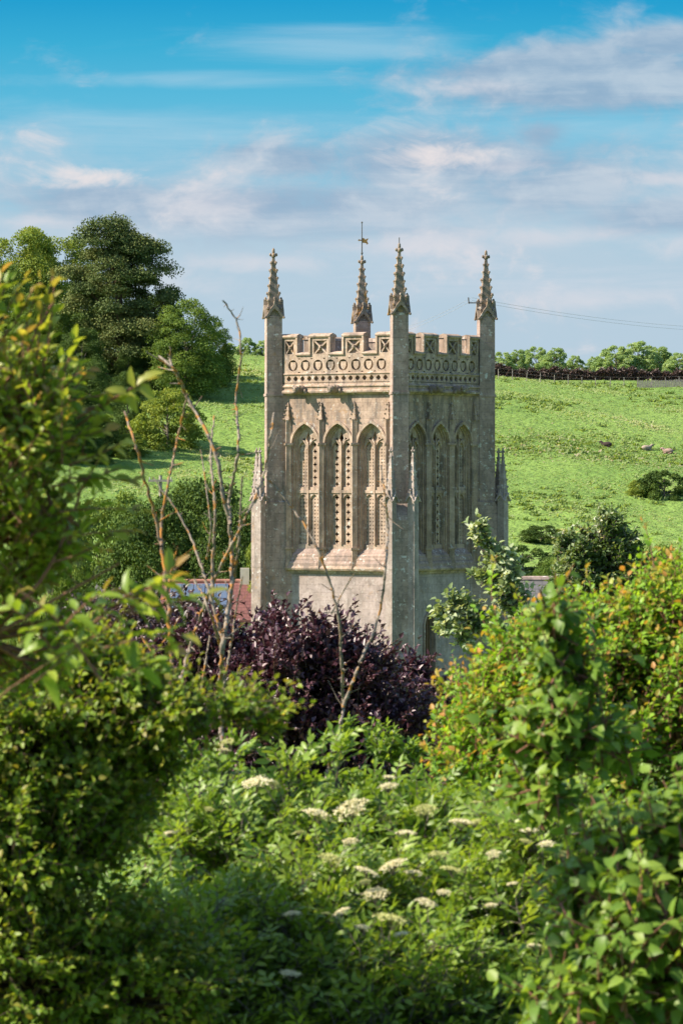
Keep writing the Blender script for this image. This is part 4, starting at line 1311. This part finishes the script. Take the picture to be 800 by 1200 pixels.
# ------------------------------------------------------------------ fruit tree on the left
ft = Plant('fruit_tree', gb(-330, 14.4), 'young fruit tree with reddish shoot tips filling the upper left', 'fruit tree')
kwf = dict(n=12, leaf=.047, wid=.024, stem=.0032, hi=True, young=.22, twig=.27, per=3, up=.55, upb=.85, ang=58, curl=.35, fold=.2)
ft.blobs([(-14, 515, 13, 108, 92, 0.4025, 43), (26, 475, 12.95, 55, 55, 0.23, 17), (-64, 610, 13.2, 117, 101, 0.46, 36), (26, 620, 13.2, 70, 73, 0.2875, 26), (-150, 640, 13, 90, 110, 0.3, 16), (66, 600, 13.1, 36, 50, 0.1725, 8),
          (-14, 730, 13.2, 108, 82, 0.345, 36), (-54, 410, 12.95, 45, 46, 0.23, 12)], .035, **kwf)
shoots = [((-20, 440), (4, 312)), ((20, 430), (35, 342)), ((30, 420), (66, 335)), ((50, 430), (70, 348)), ((60, 470), (104, 435)), ((90, 490), (168, 443)), ((80, 470), (130, 460)), ((100, 480), (140, 470)), ((70, 520), (118, 505)), ((-10, 400), (18, 338)),
          ((40, 440), (52, 372)), ((80, 560), (150, 560)), ((60, 660), (150, 640)), ((20, 380), (22, 355)), ((70, 520), (128, 495)), ((80, 545), (140, 528)), ((70, 600), (150, 585)), ((80, 630), (158, 612)), ((60, 470), (96, 400)), ((0, 400), (44, 352)), ((50, 480), (112, 455)), ((90, 580), (120, 540)), ((-10, 370), (10, 330)), ((60, 570), (132, 562))]
b = np.array([at(u, v, 12.9) for (u, v), _ in shoots]); tp = np.array([at(u, v, 12.9) for _, (u, v) in shoots])
ft.twigs(b, tp - b, np.linalg.norm(tp - b, axis=1), 9, .058, .03, young=.45, stem=.0045, ang=42, up=.4, bend=.05, jit=.3)
for pts in ([(-200, 720), (-60, 640), (0, 580), (35, 510)], [(-200, 800), (-40, 760), (60, 705), (140, 660)], [(-180, 660), (-60, 520), (20, 430), (64, 350)], [(-120, 760), (40, 690), (90, 590), (100, 560)]):
    ft.path([at(u, v, 13.0) for u, v in pts], .013, .004, 6, 20, .001)
ft.path([at(90, 500, 13.0), at(130, 470, 12.9), at(166, 446, 12.9)], .004, .0025, 5, 14)
for u, v, dx, dz in ((150, 462, -.7, .3), (152, 458, .2, -1), (160, 452, .9, .9), (165, 448, .6, -.8), (158, 455, -.2, .9), (166, 446, 1.0, .7)):
    ft.add_leaves(at(u, v, 12.88)[None], np.array([[dx, -.3, dz]]), np.array([[-.5, -.6, .5]]), np.array([.075]), np.array([.036]), np.array([.7]), np.array([.25]), curl=.3)
ft.done(L_fruit, B_red)

# near sprig of big leaves
ns = Plant('fruit_sapling', gb(-250, 11.0, -.1), 'near sprig of large pale green leaves beside the left bare sapling', 'sapling')
ns.path([gb(-250, 11.0, -.1), at(-140, 980, 11.0), at(20, 800, 11.0), at(150, 718, 11.0), at(205, 655, 11.0)], .006, .002, 6, 24)
ns.path([at(120, 800, 11.0), at(60, 720, 11.0), at(20, 690, 11.0)], .005, .002, 5, 12)
q = [((150, 720), (206, 655)), ((150, 720), (246, 690)), ((110, 730), (170, 660)), ((120, 760), (215, 730)), ((70, 740), (120, 670)), ((100, 770), (60, 700)), ((130, 800), (200, 765)), ((60, 760), (20, 690)), ((150, 705), (190, 670)), ((40, 800), (110, 740))]
b = np.array([at(u, v, 11.0) for (u, v), _ in q]); tp = np.array([at(u, v, 11.0) for _, (u, v) in q])
ns.twigs(b, tp - b, np.linalg.norm(tp - b, axis=1), 10, .078, .032, young=.2, stem=.0035, ang=65, up=.7, curl=.5, droop=.3, jit=.3)
ns.done(L_fruit, B_red)

# hawthorn filling the lower left, its unseen left mass added to shade the elder
ht = Plant('hawthorn_bush', gb(-60, 15.8), 'dense small-leaved hawthorn bush filling the lower left', 'hawthorn')
kwt = dict(n=12, leaf=.036, wid=.026, stem=.003, hi=True, young=.22, twig=.25, per=5, up=.6, upb=.3, ang=62, fold=.2)
ht.blobs([(285, 826, 15.6, 32.4, 12.8, 0.25, 12), (212, 834, 15.6, 34, 23.4, 0.3, 20), (318, 842, 15.6, 16.2, 7.2, 0.15, 4), (160, 800, 15.7, 45, 26, 0.3, 24), (100, 770, 15.8, 45, 30, 0.3, 24), (-285, 740, 16.6, 185, 190, 1.3, 297), (-120, 860, 16.8, 140, 150, 1, 135), (38, 856, 15.8, 119, 81, 0.54, 135), (120, 870, 15.9, 66.3, 36, 0.36, 64), (180, 885, 16, 29.971, 17.1, 0.24, 12), (18, 982, 15.7, 138, 99, 0.6, 153), (128, 952, 16, 46, 63, 0.36, 54), (38, 1132, 15.6, 165, 99, 0.6, 153), (-172, 922, 15.8, 165, 198, 0.84, 153), (158, 1152, 15.6, 102.34, 81, 0.42, 99)], .03, src=(60, 850, 16.0), **kwt)
ht.done(L_thorn, B_brown)

# ------------------------------------------------------------------ elder in the middle, with its flower heads
el = Plant('elder_bush', gb(430, 18.4), 'broad elder bush with flat cream flower heads across the foreground', 'elder')
kwe = dict(n=5, leaf=.062, wid=.024, stem=.005, pinnate=5, young=0, twig=.26, per=4, up=.9, upb=.7, ang=62, curl=.3, fold=.12, droop=.1)
el.blobs([(650, 1000, 18.2, 80, 60, .7, 60), (240, 985, 18.8, 60, 40, .6, 34), (300, 998, 19, 100, 50, 0.8, 70), (420, 988, 19.2, 110, 40, 0.8, 70), (250, 948, 19.4, 36, 18, 0.4, 14), (520, 998, 19, 90, 45, 0.8, 60), (400, 1088, 18, 190, 75, 0.9, 150), (590, 1078, 18, 110, 70, 0.8, 80), (280, 1148, 17.4, 150, 90, 0.8, 110),
          (470, 1188, 17.2, 200, 90, 0.8, 140), (640, 1178, 17.4, 120, 90, 0.7, 80), (400, 1298, 16.8, 330, 80, 0.8, 130), (450, 1053, 19, 170, 50, 0.7, 70)], .04, **kwe)
for u, v in ((395, 878), (345, 888), (262, 876), (232, 890)):
    b = np.array([at(u + rng.normal() * 6, v + 45, 18.9) for _ in range(3)]); tp = np.array([at(u + rng.normal() * 14, v + rng.normal() * 6, 18.9) for _ in range(3)])
    el.twigs(b, tp - b, np.linalg.norm(tp - b, axis=1), 6, .07, .03, young=0, stem=.005, pinnate=5, ang=55, up=.8)
EL_V = np.concatenate([x[0] for x in el.lv]); EL_uv = np.stack([400 + F * EL_V[:, 0] / EL_V[:, 1], EYE - F * EL_V[:, 2] / EL_V[:, 1]], 1)
root = el.done(L_elder, B_grey)

M_umbel = leaf_mat('elder_flowers', [(0, (.62, .57, .33)), (.5, (.77, .71, .46)), (1, (.84, .80, .58))], None, .25, .7, .2, (1.1, 1.05, .8))
M_umbel_g = leaf_mat('elder_buds', [(0, (.42, .46, .15)), (.5, (.54, .55, .22)), (1, (.62, .60, .30))], None, .25, .7, .2, (1.1, 1.05, .8))
heads = [(268, 868, 22), (262, 878, 14), (300, 915, 26), (245, 948, 10), (200, 975, 16), (372, 952, 22), (320, 918, 16), (412, 945, 26), (455, 920, 16), (498, 948, 18), (456, 910, 14), (540, 962, 22), (556, 963, 14), (620, 972, 18), (640, 988, 16),
         (388, 1005, 24), (460, 1012, 26), (485, 1022, 22), (428, 1033, 14), (440, 1046, 22), (500, 1057, 18), (458, 1075, 26), (424, 1086, 18), (400, 1068, 20), (382, 1070, 12), (342, 1070, 16), (470, 1094, 13), (512, 1000, 18), (575, 1060, 14), (578, 1000, 16), (616, 985, 14),
         (340, 1140, 20), (104, 1046, 18), (560, 940, 14), (625, 1108, 16), (430, 1020, 18), (530, 1018, 20), (600, 1035, 14), (476, 975, 16), (350, 975, 14), (520, 1045, 12), (410, 985, 14), (660, 1000, 14)]
for i, (u, v, w) in enumerate(heads):
    Y = 17.8 if v < 935 else (17.3 if v < 965 else (16.9 if v < 1020 else 16.2))
    # the head sits on the outer surface of the foliage there
    near = (np.abs(EL_uv[:, 0] - u) < w * .9) & (np.abs(EL_uv[:, 1] - v) < w * .55)
    if near.sum() > 8: Y = float(EL_V[near, 1].min()) - .04
    c = at(u, v, Y); r = w * rng.uniform(.46, .74) / F * Y
    n = 420
    a = rng.uniform(0, 6.28, n); q = np.sqrt(rng.uniform(0, 1, n)) * (1 + .16 * np.sin(a * 5) + .08 * np.sin(a * 11))
    tilt = rng.normal(size=2) * .2 + np.array([0, -.22])      # heads lean out of the bush
    P = c + np.stack([r * q * np.cos(a), r * q * np.sin(a) * .9, r * (.08 - .22 * q * q) + r * rng.normal(size=n) * .05], 1)
    P[:, 2] -= (P[:, 0] - c[0]) * tilt[0] + (P[:, 1] - c[1]) * -tilt[1] * -1
    sz = r * rng.uniform(.10, .18, n)
    V, T, rr, yy = leaves(P, rand_dir(n) * [1, 1, .4], np.array([-.2, -.35, .9]) + rng.normal(size=(n, 3)) * .4, sz, sz, rng.uniform(0, 1, n), np.zeros(n), .2, .2, False)
    st = np.stack([np.repeat((c - [0, 0, r * .9])[None], 14, 0), c + (P[:14] - c) * .6 - [0, 0, r * .3], P[:14]], 1)
    fo = mesh_np('flower_head', V, T, M_umbel if i % 3 else M_umbel_g, root, {'rnd': rr, 'young': yy}, off=el.base)
    V, T = tubes(st, np.full((14, 3), .0012), 3)
    mesh_np('flower_stalks', V, T, B_grey, fo, off=el.base)

# little green sapling in the middle, before the purple tree
gs = Plant('green_sapling', gb(440, 24), 'small light green sapling in front of the foot of the purple tree', 'sapling')
gs.blobs([(450, 872, 24, 22, 16, .2, 14), (402, 862, 24, 10, 12, .12, 5), (476, 885, 24, 20, 10, .2, 8)], .008, n=6, leaf=.07, wid=.028, stem=.003, young=0, twig=.16, per=3, up=.6, upb=.9)
gs.done(L_elder, B_grey)

# ------------------------------------------------------------------ bronze-tipped shrub on the right
ms = Plant('bronze_tipped_shrub', gb(700, 21), 'spreading yellow-green shrub with bronze shoot tips on the right', 'shrub')
kwm = dict(n=9, leaf=.046, wid=.03, stem=.0035, hi=True, young=.22, twig=.27, per=4, up=.55, upb=.75, ang=55, fold=.2)
ms.blobs([(640, 965, 21.3, 110, 70, .7, 70), (780, 985, 21.3, 130, 90, .7, 90), (920, 930, 21.4, 120, 130, .8, 110), (1010, 800, 21.6, 110, 130, .8, 70), (1000, 1010, 21.6, 130, 110, .8, 70), (572, 833, 21, 53, 41, 0.6, 76), (632, 788, 21, 73, 54, 0.7, 110), (712, 758, 21, 82, 54, 0.7, 119), (802, 718, 21, 73, 55, 0.7, 110), (672, 878, 20.6, 119, 72, 0.7, 136), (792, 848, 20.8, 101, 99, 0.8, 136), (552, 898, 20.6, 46, 40, 0.5, 51), (892, 778, 21, 82, 108, 0.8, 76)], .04, **kwm)
sp = [(520, 800), (535, 770), (560, 765), (585, 740), (610, 690), (640, 690), (600, 720), (660, 690), (690, 660), (720, 680), (745, 640), (760, 610), (785, 635), (800, 610), (775, 660), (650, 720), (690, 700), (735, 690), (630, 705), (570, 650), (515, 785), (505, 810)]
b = np.array([at(u + 6, v + 55, 20.8 + rng.uniform(-.3, .3)) for u, v in sp]); tp = np.array([at(u, v, 20.8) for u, v in sp])
ms.twigs(b, tp - b, np.linalg.norm(tp - b, axis=1), 13, .042, .024, young=.45, stem=.004, ang=45, up=.4)
ms.done(L_maple, B_red)

# broad-leaved sapling in front of it and bush at the lower right
hz = Plant('hazel_sapling', gb(700, 15.4), 'upright sapling with large broad green leaves on the right', 'sapling')
kwh = dict(n=6, leaf=.066, wid=.046, stem=.005, hi=True, young=0, twig=.24, per=3, up=.7, upb=.4, ang=68, curl=.45, fold=.16, droop=.35)
hz.blobs([(649.25, 760, 15, 20, 36.9, 0.14, 13), (619.5, 870, 15, 28.8, 25.2, 0.16, 11), (657.75, 850, 15, 24.8, 43.2, 0.16, 16), (683.25, 790, 15, 19.2, 28.8, 0.14, 8), (640.75, 930, 15, 40, 36, 0.2, 18), (708.75, 870, 15, 28.8, 32.4, 0.2, 11), (653.5, 715, 15, 14.4, 15.3, 0.1, 4)], .011, src=(655, 880, 15.05), **kwh)
hz.path([gb(700, 15.4), at(668, 1020, 15.1), at(652, 880, 15), at(645, 760, 15), at(655, 705, 15)], .014, .004, 6, 22)
hz.path([gb(700, 15.4), at(706, 960, 15), at(705, 840, 15)], .01, .004, 6, 14)
hz.done(L_hazel, B_red)
hb = Plant('hazel_bush', gb(790, 13.2), 'broad-leaved bush with drooping shoots filling the lower right corner', 'shrub')
hb.blobs([(760, 1010, 13.4, 90, 60, .25, 46), (720, 1080, 13.2, 80, 70, .25, 46), (800, 1120, 13, 110, 100, .3, 60), (700, 1180, 13, 90, 70, .25, 34), (840, 990, 13.4, 80, 60, .3, 26)], .014, **kwh)
hb.done(L_hazel, B_red)

# leafy ground cover that closes the gaps under the shrubs
def undergrowth():
    g = np.random.default_rng(77)
    n = 130000
    y = g.uniform(13, 48, n); x = g.uniform(-8, 8, n) * (.35 + y / 30)
    z = ground_z(x, y) + g.uniform(0, 1, n) ** 1.3 * (.9 + .5 * np.sin(x * 1.3 + y * .4) + .04 * (y - 13)).clip(.3, 2.2)
    p = np.stack([x, y, z], 1); sz = g.uniform(.05, .1, n)
    V, T, r, yv = leaves(p, rand_dir(n), rand_dir(n) * .6 + np.array([0, -.1, .9]), sz, sz * .6, g.uniform(0, .8, n), np.zeros(n), .2, .2, False)
    o = mesh_np('undergrowth', V, T, L_thorn, None, {'rnd': r, 'young': yv})
    tag(o, 'tangled leafy undergrowth on the slope under the shrubs', 'undergrowth', None, 'stuff')


undergrowth()
# ------------------------------------------------------------------ sky, sun, camera
SUN_AZ, SUN_EL = R(-80), R(40)            # from the view axis towards the left, height
to_sun = Vector((math.sin(SUN_AZ) * math.cos(SUN_EL), -math.cos(SUN_AZ) * math.cos(SUN_EL), math.sin(SUN_EL)))
li = bpy.data.lights.new('sun', 'SUN'); li.energy = 4.9; li.angle = R(.53); li.color = (1.0, .88, .72)
so = bpy.data.objects.new('sun', li); COL.objects.link(so)
so.rotation_euler = to_sun.to_track_quat('Z', 'Y').to_euler(); so.location = (-60, -20, 80)

EXPO = 1.1
BG = .13
w = bpy.data.worlds.new('World'); scene.world = w; w.use_nodes = True
t = NT(w.node_tree); t.n.clear()
out = t.node('ShaderNodeOutputWorld'); bg = t.node('ShaderNodeBackground'); bg.inputs[1].default_value = BG
t.l.new(bg.outputs[0], out.inputs[0])
sky = t.node('ShaderNodeTexSky', sky_type='NISHITA')
sky.sun_disc = False; sky.sun_elevation = SUN_EL
sky.sun_rotation = math.atan2(to_sun.x, to_sun.y)      # measured from +Y towards +X
sky.air_density = 1.0; sky.dust_density = .6; sky.ozone_density = 1.5


def srgb(r, g, b):
    """sky tone as seen, brought back to the strength the background works at"""
    f = lambda c: (c / 255 / 12.92) if c < 10 else ((c / 255 + .055) / 1.055) ** 2.4
    return tuple(f(c) / (BG * 2 ** EXPO) for c in (r, g, b))


tc = t.node('ShaderNodeTexCoord').outputs['Generated']
sp = t.node('ShaderNodeSeparateXYZ'); t.put(sp.inputs[0], tc)
X, Y_, Z = sp.outputs
az = t.math('ARCTAN2', X, Y_)
hor = t.math('SQRT', t.math('ADD', t.math('MULTIPLY', X, X), t.math('MULTIPLY', Y_, Y_)))
elv = t.math('DIVIDE', Z, t.math('MAXIMUM', hor, .01))
a_ = t.math('MULTIPLY_ADD', az, 47.5, 4.0)            # bearing, about 1.2 degrees to the unit
h_ = t.math('MULTIPLY', elv, 47.5)                    # height above the horizon in the same unit
q_ = t.math('SUBTRACT', 5.65, h_)


def rmp(stops):
    nd = t.node('ShaderNodeValToRGB'); cr = nd.color_ramp
    while len(cr.elements) < len(stops): cr.elements.new(.5)
    for e_, (p, c) in zip(cr.elements, stops): e_.position = p; e_.color = tuple(srgb(*c)) + (1,)
    t.put(nd.inputs[0], t.math('DIVIDE', h_, 8.0, clamp=True))
    return nd.outputs[0]


clear = rmp([(0, (186, 205, 216)), (.2, (180, 203, 218)), (.36, (164, 201, 221)), (.47, (128, 192, 220)), (.56, (92, 186, 220)), (.64, (60, 174, 214)), (.71, (34, 158, 208)), (1, (24, 138, 196))])
nv = t.xyz(t.math('MULTIPLY', a_, .68), t.math('MULTIPLY', q_, 1.15), 0.0)
wv = t.noise(nv, .8, 3, .5)
nv2 = t.xyz(t.math('MULTIPLY_ADD', wv, .9, t.math('MULTIPLY', a_, .68)), t.math('MULTIPLY_ADD', wv, .7, t.math('MULTIPLY', q_, 1.2)), 2.0)
n1 = t.noise(nv2, .9, 9, .56); n2 = t.noise(nv2, 2.3, 9, .6)
n3 = t.noise(t.xyz(t.math('MULTIPLY', a_, .22), t.math('MULTIPLY', q_, 2.0), 4.0), 1.2, 8, .6, .5)


def bank(cx, cq, rx, rq):
    """soft cloud bank, 1 at its middle and falling off without an edge"""
    dx = t.math('DIVIDE', t.math('SUBTRACT', a_, cx), rx); dq = t.math('DIVIDE', t.math('SUBTRACT', q_, cq), rq)
    d2 = t.math('ADD', t.math('MULTIPLY', dx, dx), t.math('MULTIPLY', dq, dq))
    return t.math('EXPONENT', t.math('MULTIPLY', d2, -1.0))


def union(lst):
    o = lst[0]
    for x in lst[1:]: o = t.math('MAXIMUM', o, x)
    return o


nz = t.math('SUBTRACT', t.math('ADD', t.math('MULTIPLY', n1, .6), t.math('MULTIPLY', n2, .4)), .5)
n3c = t.math('SUBTRACT', n3, .5)
col = clear
# thin streaks high up
st = t.math('MULTIPLY', t.step(t.math('ADD', union([bank(2.2, .93, 3.2, .14), bank(4.0, .5, 1.8, .3), bank(7.0, 1.5, 2.6, .35), bank(1.2, 1.55, 3.2, .4)]), t.math('MULTIPLY', n3c, 1.8)), .3, 1.3), .42)
col = t.mix(st, col, srgb(196, 220, 234))
# veil low down
vl = t.math('MULTIPLY', t.step(t.math('ADD', t.math('SUBTRACT', q_, 1.3), t.math('MULTIPLY', nz, 5)), -.2, 1.7), .9)
col = t.mix(vl, col, srgb(184, 206, 222))
# lavender banks
lav = t.math('ADD', union([t.math('MULTIPLY', bank(6.7, .95, 1.9, .42), 1.5), bank(7.8, .5, .8, .24), bank(5.3, 1.92, 2.2, .42), bank(6.6, 2.2, 1.6, .4), bank(3.4, 1.85, 1.0, .3), bank(1.1, 2.35, 1.3, .3), bank(7.8, 2.5, 1.4, .3), bank(6.35, 1.6, .4, .24), bank(3.4, 2.45, 2.6, .4)]), t.math('MULTIPLY', nz, 2.7))
col = t.mix(t.math('MULTIPLY', t.step(lav, .1, .9), .9), col, t.mix(t.step(t.math('ADD', nz, t.math('MULTIPLY', n3c, .6)), -.14, .16), srgb(150, 176, 202), srgb(192, 206, 220)))
# sunlit rose-white tops
nz = t.math('MULTIPLY', nz, t.step(q_, .2, 1.3))
tops = t.math('ADD', union([bank(1.15, 2.07, .75, .15), bank(.7, 2.16, .5, .1), bank(5.1, 1.82, .75, .16)]), t.math('MULTIPLY', nz, 4.6))
col = t.mix(t.math('MULTIPLY', t.step(tops, .3, 1.15), .92), col, srgb(236, 228, 228))
soft = t.math('ADD', union([bank(5.6, 1.02, .7, .12), bank(2.6, 2.38, .8, .22), bank(7.7, 2.12, .5, .1), bank(6.0, 1.95, .5, .1), bank(3.0, 3.1, 1.2, .14), bank(2.2, 3.3, .7, .2), bank(7.8, 2.9, .7, .2), bank(4.9, 2.85, 1.0, .15), bank(6.4, 2.75, 1.3, .14), bank(6.9, 3.5, .9, .16), bank(.4, 2.6, .6, .12)]), t.math('MULTIPLY', nz, 4.0))
col = t.mix(t.math('MULTIPLY', t.step(soft, .1, 1.3), .6), col, srgb(224, 222, 228))
# wide low bars
bars = t.math('MULTIPLY', t.step(n3, .46, .7), t.math('MULTIPLY', t.step(q_, 2.2, 3.2), .38))
col = t.mix(bars, col, srgb(208, 217, 229))
up = t.step(h_, 6.0, 22.0)
t.put(bg.inputs[0], t.mix(up, col, sky.outputs[0]))

cam = bpy.data.cameras.new('camera'); co = bpy.data.objects.new('camera', cam); COL.objects.link(co)
cam.sensor_fit = 'HORIZONTAL'; cam.sensor_width = 24; cam.lens = 24 * F / 800
cam.shift_y = -(600 - EYE) / 800
co.location = (0, 0, 0); co.rotation_euler = (R(90), 0, 0)
cam.clip_start = .5; cam.clip_end = 20000
cam.dof.use_dof = True; cam.dof.focus_distance = 184; cam.dof.aperture_fstop = 12
scene.camera = co
scene.render.engine = 'CYCLES'
scene.cycles.max_bounces = 6; scene.cycles.diffuse_bounces = 3; scene.cycles.transmission_bounces = 4; scene.cycles.transparent_max_bounces = 4
scene.cycles.use_adaptive_sampling = True; scene.cycles.adaptive_threshold = .02
scene.cycles.use_denoising = True
vs = scene.view_settings
vs.view_transform = 'Standard'; vs.look = 'None'; vs.gamma = 1; vs.exposure = EXPO
